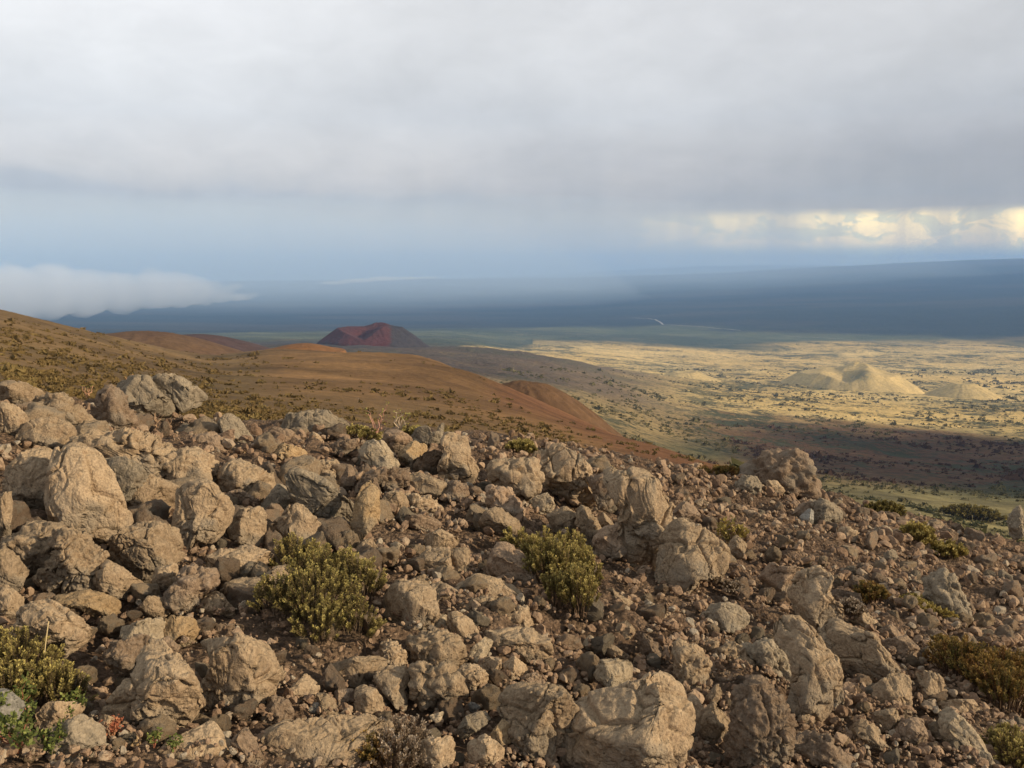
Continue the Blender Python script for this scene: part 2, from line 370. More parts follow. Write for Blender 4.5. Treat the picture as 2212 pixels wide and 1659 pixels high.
def rock_material(name, c0, c1, c2, dust=(.40, .29, .19), dustk=.45, scale=1.0, pit=1.0):
    m, t, b = new_mat(name)
    tcn = t.nodes.new('ShaderNodeTexCoord'); P = tcn.outputs['Object']
    info = t.nodes.new('ShaderNodeObjectInfo')
    g = t.nodes.new('ShaderNodeNewGeometry')
    n1 = noise(t, P, 4.5*scale, 5, .6, .4); n2 = noise(t, P, 19*scale, 6, .65, .3); n3 = noise(t, P, 90*scale, 4, .7)
    c = mix(t, ramp(t, n1, [(.38, 0.0), (.62, 1.0)]), c0, c1)
    c = mix(t, ramp(t, n2, [(.50, 0.0), (.66, .8)]), c, c2)
    # weathered dust lies on faces that look up
    sn = t.nodes.new('ShaderNodeSeparateXYZ'); t.links.new(g.outputs['Normal'], sn.inputs[0])
    up = ramp(t, mth(t, 'ADD', sn.outputs[2], mth(t, 'MULTIPLY', mth(t, 'SUBTRACT', n2, .5), 1.1)), [(.25, 0.0), (.85, 1.0)])
    c = mix(t, mth(t, 'MULTIPLY', up, dustk), c, dust)
    c = mix(t, 1.0, c, ramp(t, n3, [(.3, .66), (.7, 1.30)]), 'MULTIPLY')
    c = mix(t, 1.0, c, ramp(t, n2, [(.32, .74), (.5, 1.0), (.68, 1.16)]), 'MULTIPLY')
    gp = mth(t, 'MULTIPLY', ramp(t, noise(t, P, 2.3*scale, 4, .6, .5), [(.50, 0.0), (.60, 1.0)]), .55)
    c = mix(t, gp, c, (.235, .205, .160))
    rnd = mth(t, 'ADD', mth(t, 'MULTIPLY', info.outputs['Random'], .40), .80)
    c = mix(t, 1.0, c, rnd, 'MULTIPLY')
    # small vesicles
    vv = vor(t, P, 75*scale); ves = ramp(t, vv, [(.10, .55), (.30, 1.0)])
    vm = ramp(t, n1, [(.42, 0.0), (.56, 1.0)])
    c = mix(t, mth(t, 'MULTIPLY', vm, .55*pit), c, mix(t, 1.0, c, ves, 'MULTIPLY'))
    t.links.new(c, b.inputs['Base Color'])
    cr = vor(t, mapping(t, P, (1, 1, 1)), 7*scale, 'DISTANCE_TO_EDGE')
    h = mth(t, 'MULTIPLY', n2, .55)
    h = mth(t, 'ADD', h, mth(t, 'MULTIPLY', n3, .16))
    h = mth(t, 'ADD', h, mth(t, 'MULTIPLY', mth(t, 'MULTIPLY', ramp(t, vv, [(.0, 0.0), (.35, 1.0)]), vm), .13*pit))
    h = mth(t, 'ADD', h, mth(t, 'MULTIPLY', ramp(t, cr, [(.0, 0.0), (.06, 1.0)]), .10))
    bump(t, b, h, .042/scale, .95)
    return m
M_ROCK = {
 'tan':   rock_material('rock_tan', (.288, .208, .132), (.355, .265, .172), (.200, .140, .090), (.44, .338, .218)),
 'brown': rock_material('rock_brown', (.190, .133, .090), (.245, .180, .122), (.125, .086, .060), (.32, .24, .165)),
 'grey':  rock_material('rock_grey', (.215, .178, .130), (.275, .230, .168), (.155, .122, .086), (.36, .285, .19), .45),
 'pale':  rock_material('rock_pale', (.34, .268, .180), (.40, .325, .225), (.25, .19, .125), (.46, .37, .25), .35),
 'pink':  rock_material('rock_pink', (.275, .190, .125), (.34, .245, .165), (.20, .135, .088), (.42, .31, .21), .4),
 'ochre': rock_material('rock_ochre', (.325, .220, .118), (.385, .275, .155), (.22, .15, .085), (.45, .335, .20), .4),
 'blue':  rock_material('rock_blue', (.25, .235, .205), (.33, .31, .265), (.18, .165, .14), (.38, .345, .28), .3),
}
def cinder_material(name, c0, c1, patch=None, sc=1.0, amp=1.0):
    m, t, b = new_mat(name)
    g = t.nodes.new('ShaderNodeNewGeometry'); P = g.outputs['Position']
    at = t.nodes.new('ShaderNodeAttribute'); at.attribute_name = 'zone'
    n1 = noise(t, P, .018*sc, 5, .6); n2 = noise(t, P, .14*sc, 5, .7)
    c = mix(t, ramp(t, n1, [(.35, 0.0), (.65, 1.0)]), c0, c1)
    if patch:
        k = mth(t, 'MULTIPLY', ramp(t, mth(t, 'ADD', mth(t, 'MULTIPLY', n2, .6), mth(t, 'MULTIPLY', at.outputs['Fac'], .5)), [(.50, 0.0), (.62, 1.0)]), 1.0)
        c = mix(t, k, c, patch)
    c = mix(t, 1.0, c, ramp(t, n2, [(.35, .8), (.65, 1.2)]), 'MULTIPLY')
    t.links.new(c, b.inputs['Base Color'])
    bump(t, b, mth(t, 'MULTIPLY', noise(t, P, .12*sc, 5, .7), 5.0*amp/sc), 1.0, .6)
    return m

# ------------------------------------------------------------------ ground sheet
def zones(x, y, z):
    d = np.hypot(x, y); px, py = to_pix(x, y, z); n = len(x)
    px0 = CX+FPX*np.tan(np.clip(np.arctan2(x, y), -1.2, 1.2))*1.0
    p = np.stack([x, y, 0*x], 1)
    w1 = fbm(p*.0011+3, 4); w2 = fbm(p*.004+9, 3)
    def C(c): return np.tile(np.array(c), (n, 1))
    def bl(a, b, k): return a*(1-k[:, None])+b*k[:, None]
    # slope
    slope = bl(C((.190, .120, .052)), C((.150, .100, .044)), sstep(-.3, .5, fbm(p*.02, 3)))
    crest = np.interp(px0, [0, 235, 446, 600, 800, 905, 1062, 1188, 1300, 1454, 1560], [664, 721, 776, 750, 763, 765, 820, 856, 906, 976, 1010])
    orange = sstep(500, 620, px0)*sstep(170, 40, py-crest+w2*25)*(1-.25*sstep(900, 560, px0))
    red = sstep(1020, 1120, px0)*sstep(75, 25, py-crest)
    slope = bl(slope, C((.190, .102, .040)), orange*.75)
    slope = bl(slope, C((.168, .072, .034)), red*.7)
    slope = bl(slope, C((.20, .165, .070)), sstep(1540, 1640, px0))
    # valley
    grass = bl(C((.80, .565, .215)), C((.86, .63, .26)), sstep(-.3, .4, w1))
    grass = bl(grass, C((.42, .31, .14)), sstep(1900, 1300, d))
    brown = C((.150, .070, .042))  # brown ground; part of the cloud shadow's dark is put in this colour
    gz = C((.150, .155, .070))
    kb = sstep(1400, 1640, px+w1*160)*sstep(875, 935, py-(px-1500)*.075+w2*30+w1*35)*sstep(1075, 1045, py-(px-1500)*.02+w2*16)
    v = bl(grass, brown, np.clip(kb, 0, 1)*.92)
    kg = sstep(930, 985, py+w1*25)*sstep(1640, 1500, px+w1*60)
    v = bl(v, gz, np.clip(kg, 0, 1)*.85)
    kg2 = sstep(1040, 1068, py-(px-1900)*.02+w2*16)
    v = bl(v, C((.150, .150, .064)), kg2)
    far_plain = bl(C((.080, .092, .060)), C((.135, .150, .085)), sstep(-.15, .35, fbm(np.stack([x*.00035, y*.0009, 0*x], 1)+4, 4)))
    edge = np.interp(px, [900, 1150, 1500, 1800, 2212], [5000, 5600, 5900, 6600, 7300])
    edge = np.where(px < 1150, np.interp(px, [900, 1150], [1900, 5200]), edge)
    kf = sstep(-.03, .12, (d-edge)/edge+w1*.08)
    v = bl(v, far_plain, kf)
    lava = bl(C((.018, .024, .034)), C((.046, .040, .040)), sstep(-.2, .5, fbm(np.stack([x*.0004, y*.0007, 0*x], 1)+14, 4)))
    kl = sstep(-.02, .12, (d-np.interp(px, [0, 900, 1300, 2212], [3600, 6800, 8200, 7300]))/8000+w1*.06)
    v = bl(v, lava, kl)
    # dark lava spur in the middle distance
    spur = sstep(900, 1300, d)*1.0*sstep(1560, 1300, px+w2*60)*(1-sstep(3000, 3700, d+w1*300))*sstep(1000, 1500, d+np.clip(1300-px, 0, 900)*1.0)
    spc = bl(C((.100, .074, .068)), C((.070, .058, .058)), sstep(-.1, .4, fbm(p*.003+8, 3)))
    spc = bl(spc, C((.21, .155, .105)), sstep(1020, 1380, px))
    v = bl(v, spc, np.clip(spur, 0, 1)*.95)
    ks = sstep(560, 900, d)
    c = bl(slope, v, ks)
    patch = np.ones(n)*.92
    patch = np.where(kf > .5, .6, patch)*(1-kl*.8)*(1-.45*np.clip(spur, 0, 1))
    far = ks; nr = 1-sstep(13, 22, d)
    mask = np.stack([far, (1-ks), nr, np.ones(n)], 1)
    return np.concatenate([np.clip(c, 0, 1), np.clip(patch, 0, 1)[:, None]], 1), mask
def make_ground():
    a0, a1 = azim(-60), azim(2272)
    az_ = np.concatenate([np.linspace(a0-1.1, a0-.02, 26), np.linspace(a0, a1, 800), np.linspace(a1+.02, a1+1.1, 26)])
    dd = np.concatenate([np.exp(np.linspace(math.log(.9), math.log(15), 420, endpoint=False)), np.exp(np.linspace(math.log(15), math.log(60000), 760))])
    A, Dd = np.meshgrid(az_, dd, indexing='ij')
    x = (np.sin(A)*Dd).ravel(); y = (np.cos(A)*Dd).ravel(); z = H(x, y)
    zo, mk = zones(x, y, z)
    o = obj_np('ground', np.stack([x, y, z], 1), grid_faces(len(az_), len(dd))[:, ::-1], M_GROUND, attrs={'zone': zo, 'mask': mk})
    tag(o, kind='structure')
    # the ground behind the camera, coarse
    az2 = np.linspace(azs_l := a0-1.1, azs_l-(2*math.pi-(a1-a0)-2.2), 60); d2 = np.exp(np.linspace(math.log(.9), math.log(60000), 90))
    A, Dd = np.meshgrid(az2, d2, indexing='ij')
    t = np.abs(np.linspace(-1, 1, 60))[:, None]*np.ones((1, 90))
    x = np.sin(A)*Dd; y = np.cos(A)*Dd
    zl = H0(np.sin(az2[0])*d2, np.cos(az2[0])*d2)[None]; zr = H0(np.sin(az2[-1])*d2, np.cos(az2[-1])*d2)[None]
    k = sstep(0, 1, np.linspace(0, 1, 60))[:, None]; z = zl*(1-k)+zr*k
    V = np.stack([x.ravel(), y.ravel(), z.ravel()], 1)
    zo = np.tile([.19, .13, .06, .5], (len(V), 1)); mk = np.tile([0., 1., 0., 1.], (len(V), 1))
    o = obj_np('hillside', V, grid_faces(60, 90), M_GROUND, attrs={'zone': zo, 'mask': mk}); tag(o, kind='structure')
make_ground()

# ------------------------------------------------------------------ cinder cones and hills
def hill(name, px, py, d, wpx, hpx, mat, label, rim=.0, crater=0.0, rimfun=None, asp=1.0, seed=0, n=150, lean=0.0, zonefun=None, power=1.0, sink=.08):
    a, yy, zz = pix_dir(px, py); h = math.hypot(a, yy); ux, uy = a/h, yy/h
    x0, y0 = ux*d, uy*d; z0 = d*zz/h; Rr = wpx/2/FPX*d; Hh = hpx/FPX*d
    t = np.linspace(-1.25, 1.25, n); U, V = np.meshgrid(t, t, indexing='ij'); U = U.ravel(); V = V.ravel()
    r = np.hypot(U, V); th = np.arctan2(V, U)                       # V away from the camera
    wob = 1+.10*pn(np.stack([np.cos(th)*1.3+seed, np.sin(th)*1.3, 0*th], 1))+.05*pn(np.stack([np.cos(th)*4+seed, np.sin(th)*4, 0*th], 1))
    r = r*wob
    out_ = np.clip((1-r)/(1-rim), 0, 2.0)
    prof = np.where(out_ > 1, 1-crater*sstep(0, 1, np.clip((rim-r)/max(rim, 1e-3), 0, 1)), out_)
    foot = np.where(out_ < .35, out_**1.6*.35**(-.6), out_)
    prof = np.where(r > rim, foot**power, prof)
    if rim == 0: prof = np.clip(np.cos(np.clip(r, 0, 1)*math.pi/2), 0, 1)**1.4
    if rimfun is not None: prof = np.minimum(prof, rimfun(th, r, U, V))
    gul = 1-.05*np.abs(pn(np.stack([np.cos(th)*9, np.sin(th)*9, r*2], 1)))*np.clip(prof*2, 0, 1)
    z = z0-Hh*sink+Hh*(prof*gul)*(1+sink)+pn(np.stack([U*7, V*7, 0*U+seed], 1))*Hh*.015
    rx, ry = uy, -ux
    X = x0+rx*U*Rr+ux*V*Rr*asp; Yv = y0+ry*U*Rr+uy*V*Rr*asp
    base = H(X, Yv)
    k = sstep(.98, 1.2, np.hypot(U, V)); z = np.where(prof <= 0, np.minimum(z, base-2), z); z = z*(1-k)+(base-Hh*.3-3)*k
    zo = np.zeros((len(U), 4)); zo[:, 3] = 1
    if zonefun is not None: zo[:, :3] = zonefun(th, r, U, V)[:, None]
    o = obj_np(name, np.stack([X, Yv, z], 1), grid_faces(n, n), mat, attrs={'zone': zo})
    tag(o, label=label, kind='structure'); return o
M_RED = cinder_material('cinder_red', (.100, .032, .029), (.070, .029, .029), (.044, .038, .042), sc=.8)
M_PALE = cinder_material('cone_dry_grass', (.58, .43, .19), (.42, .32, .15), (.20, .18, .10), sc=.8)
M_ORNG = cinder_material('cinder_orange', (.215, .105, .040), (.18, .085, .034), sc=1.5, amp=.4)
M_BRN = cinder_material('cinder_brown', (.135, .082, .044), (.11, .064, .038), sc=1.3, amp=.5)
M_RHUMP = cinder_material('cinder_rust', (.135, .078, .040), (.105, .062, .036), sc=1.5, amp=.5)
M_PURP = cinder_material('cinder_purple', (.085, .050, .044), (.07, .045, .042), sc=1.0, amp=.5)
def red_rim(th, r, U, V):
    # twin summits at left and right, a breach towards the camera
    c = np.clip
    top = .84+.16*np.exp(-((U-.16)/.18)**2)-.04*np.exp(-((U+.08)/.10)**2)
    breach = np.where(V < 0, 1-.38*np.exp(-((U+.12)/.25)**2)*sstep(.02, -.35, V), 1)
    return top*breach
hill('cinder_cone', 800, 750, 2500, 262, 51, M_RED, 'dark red cinder cone with twin summits behind the brown crest', rim=.42, crater=.28, rimfun=red_rim, seed=3,
     zonefun=lambda th, r, U, V: np.clip(.15+sstep(.18, .5, U)*.9+sstep(.75, .95, r)*.5+sstep(-.25, -.45, U)*.25, 0, 1))
def pale_rim(th, r, U, V):
    top = .70+.30*np.exp(-((U-.12)/.20)**2)+.08*np.exp(-((U+.30)/.12)**2)
    br = np.where(V < .1, 1-.36*np.exp(-((U-.02)/.17)**2)*sstep(.10, -.40, V), 1)
    return top*br
hill('cinder_cone', 1832, 849, 3450, 330, 60, M_PALE, 'large pale golden cinder cone with a gully facing the camera in the valley', rim=.36, crater=.22, rimfun=pale_rim, seed=8,
     zonefun=lambda th, r, U, V: np.clip(.05+np.exp(-((U-.12)/.2)**2)*sstep(0, -.3, V)*sstep(.75, .5, r)*.55, 0, 1))
hill('cinder_cone', 2080, 860, 3350, 170, 30, M_PALE, 'small rounded pale cinder cone right of the big golden one', rim=.22, crater=.1, seed=12, zonefun=lambda th, r, U, V: sstep(.5, .1, r)*.4)
hill('cinder_cone', 1480, 826, 3300, 190, 23, M_PALE, 'low pale mound at the end of the dark spur', rim=.25, crater=.1, seed=15)
hill('cinder_cone', 1722, 849, 3300, 60, 12, M_PALE, 'tiny pale knoll at the left foot of the big golden cone', rim=.3, crater=.1, seed=17)
hill('cinder_cone', 655, 756, 620, 175, 14, M_ORNG, 'bright orange low hilltop peeping over the brown crest', seed=21, asp=1.2)
hill('hill', 1128, 980, 400, 600, 163, M_RHUMP, 'rust red hump stepping down to the right behind the brown slope', seed=41, asp=.5)
hill('hill', 300, 790, 620, 620, 70, M_BRN, 'smooth brown hill behind the left slope', seed=25, asp=.9, n=130)
hill('hill', 420, 768, 1100, 420, 44, M_PURP, 'dark purple-brown hill beyond the smooth brown one', seed=31, asp=.9)
# far faint ridge beyond the mountain flank
hill('hill', 1690, 600, 47000, 1300, 26, cinder_material('far_lava', (.05, .055, .06), (.04, .05, .06), sc=.05, amp=3), 'faint far ridge on the horizon', seed=35, asp=.35)
# ------------------------------------------------------------------ rocks
_ico = {}
def ico(n):
    if n not in _ico:
        import bmesh
        bm = bmesh.new(); bmesh.ops.create_icosphere(bm, subdivisions=n, radius=1.0)
        V = np.array([v.co[:] for v in bm.verts]); F = np.array([[v.index for v in f.verts] for f in bm.faces]); bm.free()
        _ico[n] = (V, F)
    return _ico[n]
def radial(poly, cx_, cy_):
    """distance from the centre to the outline for 256 directions (star outline, y up)"""
    P = np.array(poly, float)-[cx_, cy_]; P[:, 1] *= -1; Q = np.roll(P, -1, 0)
    th = np.linspace(-math.pi, math.pi, 256, endpoint=False); ux, uy = np.cos(th), np.sin(th)
    e = Q-P; rr = np.zeros(256)
    for (p, d_) in zip(P, e):
        den = ux*d_[1]-uy*d_[0]; den = np.where(np.abs(den) < 1e-9, 1e-9, den)
        t = (p[0]*d_[1]-p[1]*d_[0])/den; s = (p[0]*uy-p[1]*ux)/den
        ok = (s >= -1e-6) & (s <= 1+1e-6) & (t > 0); rr = np.where(ok, np.maximum(rr, t), rr)
    rr = np.where(rr == 0, rr[rr > 0].min() if (rr > 0).any() else 1, rr)
    k = np.array([.2, .6, .2]); rr = np.convolve(np.concatenate([rr[-1:], rr, rr[:1]]), k, 'valid')
    return rr
def centroid(poly):
    P = np.array(poly, float); Q = np.roll(P, -1, 0); c = P[:, 0]*Q[:, 1]-Q[:, 0]*P[:, 1]; A = c.sum()/2
    return ((P[:, 0]+Q[:, 0])*c).sum()/(6*A), ((P[:, 1]+Q[:, 1])*c).sum()/(6*A)
def vnormals(V, F):
    fn = np.cross(V[F[:, 1]]-V[F[:, 0]], V[F[:, 2]]-V[F[:, 0]]); N = np.zeros_like(V)
    for k in range(3): np.add.at(N, F[:, k], fn)
    # soften, so that neighbouring points move together
    for _ in range(2 if len(V) < 9000 else 6):
        M = N.copy()
        for a, b in ((0, 1), (1, 2), (2, 0)): np.add.at(M, F[:, a], N[F[:, b]]*.5)
        N = M/(np.linalg.norm(M, axis=1, keepdims=True)+1e-12)
    return N/(np.linalg.norm(N, axis=1, keepdims=True)+1e-12)
def craggy(V, s, style, seed, F=None, amp=1.0):
    """weather a rock of size s: returns displaced vertices"""
    c = V.mean(0); N0 = V-c; N0 /= np.linalg.norm(N0, axis=1, keepdims=True)+1e-9
    N = N0 if F is None else vnormals(V, F)
    q = V/s+seed*3.17
    # broken faces: the surface inside each cell is pressed flat
    if F is not None:
        for fr, k in {'b': (), 'm': (), 'c': ((3.2, .25), (7.0, .30))}[style]:
            if len(V) < 2000 and fr > 3.5: continue
            _, _, _, _, idn = cells((V/s)*fr+seed*1.7); u_, inv = np.unique(idn, return_inverse=True); inv = inv.ravel()
            cnt = np.bincount(inv)[:, None]
            cc = np.stack([np.bincount(inv, V[:, j]) for j in range(3)], 1)/cnt
            nn_ = np.stack([np.bincount(inv, N[:, j]) for j in range(3)], 1); nl = np.linalg.norm(nn_, axis=1, keepdims=True)/cnt
            nn_ /= np.linalg.norm(nn_, axis=1, keepdims=True)+1e-9
            kk = k*np.clip((nl[inv]-.35)/.3, 0, 1)[:, 0]          # cells that wrap round the rim stay round
            V = V-nn_[inv]*(kk*((V-cc[inv])*nn_[inv]).sum(1))[:, None]
        N = vnormals(V, F)
    rng = np.random.default_rng(seed)
    if style == 'c':        # clinker: lumps, pits and knobs
        wq = q+.12*np.stack([fbm(q*3, 2), fbm(q*3+9, 2), fbm(q*3+21, 2)], 1)
        f1, f2 = worley(wq*3.1); d = -.14*(f1-.45)
        f1, f2 = worley(wq*8.0); d += -.080*(f1-.45)
        if len(V) > 3000:
            f1, f2 = worley(wq*19.0); d += -.042*(f1-.45)
        d += .085*fbm(q*2.2, 3)+.036*ridged(q*7, 4, .6)
        cr = np.abs(pn(q*2.3+5)+.25*pn(q*7)); d += -.11*np.exp(-(cr/.030)**2)*sstep(-.1, .25, pn(q*1.1+40))
    elif style == 'b':      # broken block: flat faces, grainy, few cracks
        d = .016*fbm(q*1.8, 3)+.010*ridged(q*6, 4, .62)+.008*fbm(q*22, 3, .6)
        f1, f2 = worley(q*2.4); d += .020*np.minimum(f2-f1, .3)
        cr = np.abs(pn(q*1.5+5)+.2*pn(q*6)); d += -.10*np.exp(-(cr/.014)**2)*sstep(-.1, .15, pn(q*.9+40))
        ch = fbm(q*2.7+31, 2); d += -.030*sstep(.12, .16, ch)-.02*sstep(.36, .40, ch)
    else:                   # weathered: between the two
        wq = q+.1*np.stack([fbm(q*2.5, 2), fbm(q*2.5+9, 2), fbm(q*2.5+21, 2)], 1)
        f1, f2 = worley(wq*2.6); d = -.02*(f1-.45)
        f1, f2 = worley(wq*9.0); d += -.030*(f1-.45)*sstep(-.3, .3, pn(q*1.7+3))*1.6
        d += .022*fbm(q*1.7, 3)+.017*ridged(q*5, 5, .65)
        cr = np.abs(pn(q*1.6+65)+.2*pn(q*7)); d += -.12*np.exp(-(cr/.016)**2)*sstep(-.2, .1, pn(q*.9+80))
        cr = np.abs(pn(q*2.0+5)+.25*pn(q*6.5)); d += -.10*np.exp(-(cr/.022)**2)*sstep(-.1, .22, pn(q*1.0+40))
        ch = fbm(q*2.4+31, 2); d += -.035*sstep(.10, .14, ch)
    # joints split a big rock into interlocking blocks, each set a little apart and tilted its own way
    if len(V) > 2000:
        for fr, am, wd in ((2.0, .050, .030), (4.8, .020, .036)) if len(V) > 9000 else ((2.2, .035, .045),):
            k = {'b': .75, 'm': 1.0, 'c': 1.2}[style]
            wq = q*fr+.06*np.stack([pn(q*fr*2.1), pn(q*fr*2.1+7), pn(q*fr*2.1+15)], 1)+seed
            e1, e2, off, rv, _ = cells(wq)
            gate = sstep(-.35, .05, pn(q*1.3+61)) if fr > 3 else 1.0
            d = d+k*gate*(am*(rv[:, 0]-.5)+am*1.1*((rv-.5)*off).sum(1)-am*1.5*np.exp(-((e2-e1)/wd)**2))
    return V+N*(d*s*amp)[:, None]
def cuts(V, w, style, seed, up=np.array([0, 0, 1.0])):
    """flat broken faces: press the shape against random planes turned to the front and the top"""
    rng = np.random.default_rng(seed+77); k = {'b': 9, 'm': 8, 'c': 4}[style]
    c = V.mean(0); V = V-c
    for i in range(k):
        for _ in range(30):
            n = rng.normal(size=3); n /= np.linalg.norm(n)
            if n@w > .28 and n@w < .97 or (n[2] > .55 and i % 3 == 0): break
        h = V@n; m = h.max(); off = m*rng.uniform(.42, .74) if style != 'c' else m*rng.uniform(.6, .9)
        ex = np.maximum(h-off, 0); V = V-np.outer(ex*.96, n)
    for i in range({'b': 5, 'm': 6, 'c': 4}[style]):      # smaller chips all round
        n = rng.normal(size=3); n /= np.linalg.norm(n)
        h = V@n; off = h.max()*rng.uniform(.84, .96); V = V-np.outer(np.maximum(h-off, 0)*.97, n)
    return V+c
N_ROCK = 0
POLYS = []
def traced_rock(poly, style, tone, thick, label, name='rock', group=None, dshift=0.0):
    """poly in photo units; the rock stands on the ground where its lower edge meets it"""
    global N_ROCK
    N_ROCK += 1; seed = N_ROCK*7+3
    P = np.array(poly, float); cx_, cy_ = centroid(P)
    wpx = P[:, 0].ptp() if hasattr(P, 'ptp') else P[:, 0].max()-P[:, 0].min(); hpx = P[:, 1].max()-P[:, 1].min()
    low = P[P[:, 1] > P[:, 1].max()-hpx*.25]
    # never further than the crest of the near ground
    bx, by = float(low[:, 0].mean()), float(P[:, 1].max()-hpx*.04)
    d, gx, gy = hit(bx, by)
    dlim = float(np.interp(bx, [0, 450, 1106, 1500, 2212], [8.2, 9.0, 9.6, 12, 13.2]))
    d = min(d, dlim)+dshift
    px2m = d/FPX/math.cos(0.2)
    T = thick*.5*min(wpx, hpx*1.3)*px2m
    a, yy, zz = pix_dir(cx_, cy_); h = math.hypot(a, yy); dc = d+.45*T
    C = np.array([a, yy, zz])/h*dc
    w_ = -C/np.linalg.norm(C); u = np.cross([0, 0, 1.0], w_); u /= np.linalg.norm(u); v = np.cross(w_, u)
    pm = dc/h/FPX*1.0*math.sqrt(1.0)*1.0
    pm = np.linalg.norm(C)/np.linalg.norm([(cx_-CX)/FPX, (CY-cy_)/FPX, 1])/FPX
    rr = radial(P, cx_, cy_)*pm
    size_px = math.sqrt(wpx*hpx)
    n = 6 if size_px > 130 else 5 if size_px > 42 else 4
    V, F = ico(n)
    a_, b_, c_ = V[:, 0], V[:, 1], V[:, 2]
    cph = np.hypot(a_, b_); th = np.arctan2(b_, a_)
    Rt = np.interp(th, np.linspace(-math.pi, math.pi, 257), np.append(rr, rr[0]))
    pr = {'b': .42, 'm': .52, 'c': .66}[style]
    rad = Rt*cph**pr; dep = np.sign(c_)*np.abs(c_)**.85*T
    # the back of a rock bulges down into the ground
    W = C[None]+np.outer(rad*np.cos(th), u)+np.outer(rad*np.sin(th), v)+np.outer(dep, w_)
    s = math.sqrt(wpx*hpx)*pm
    W = cuts(W, w_, style, seed)
    W = craggy(W, s, style, seed, F, min(1.0, .45+1.3*T/s))
    # broken faces shrink a shape: bring its outline back to full size
    Q = W-C; qu, qv = Q@u, Q@v; qt = np.arctan2(qv, qu); qr = np.hypot(qu, qv)
    nb = 48; bi = ((qt+math.pi)/(2*math.pi)*nb).astype(int)%nb; mx = np.zeros(nb); np.maximum.at(mx, bi, qr)
    want = np.interp(-math.pi+(np.arange(nb)+.5)*2*math.pi/nb, np.linspace(-math.pi, math.pi, 257), np.append(rr, rr[0]))
    ra = np.clip(want/np.maximum(mx, 1e-4), .95, 1.7)*1.13; ra = np.convolve(np.concatenate([ra[-2:], ra, ra[:2]]), [.1, .2, .4, .2, .1], 'valid')
    f = np.interp(qt, np.linspace(-math.pi-math.pi/nb, math.pi+math.pi/nb, nb+2), np.concatenate([ra[-1:], ra, ra[:1]]))
    W = C+np.outer(qu*f, u)+np.outer(qv*f, v)+np.outer(Q@w_, w_)
    POLYS.append(P)
    o3 = C.copy()
    ob = obj_np(name, W-o3, F, M_ROCK[tone], loc=tuple(o3))
    tag(ob, label, 'rock', group)
    return ob
K = .8848/3.16
ORI = {'A': (0, 850), 'B': (600, 850), 'C': (1200, 850), 'D': (1800, 1000), 'E': (0, 1350), 'F': (600, 1350), 'G': (1200, 1350), 'H': (1800, 1350)}
def crop(c, pts):
    ox, oy = ORI[c]; v = [float(q) for q in pts.split()]
    return [(ox*.8848+v[i]*K, oy*.8848+v[i+1]*K) for i in range(0, len(v), 2)]
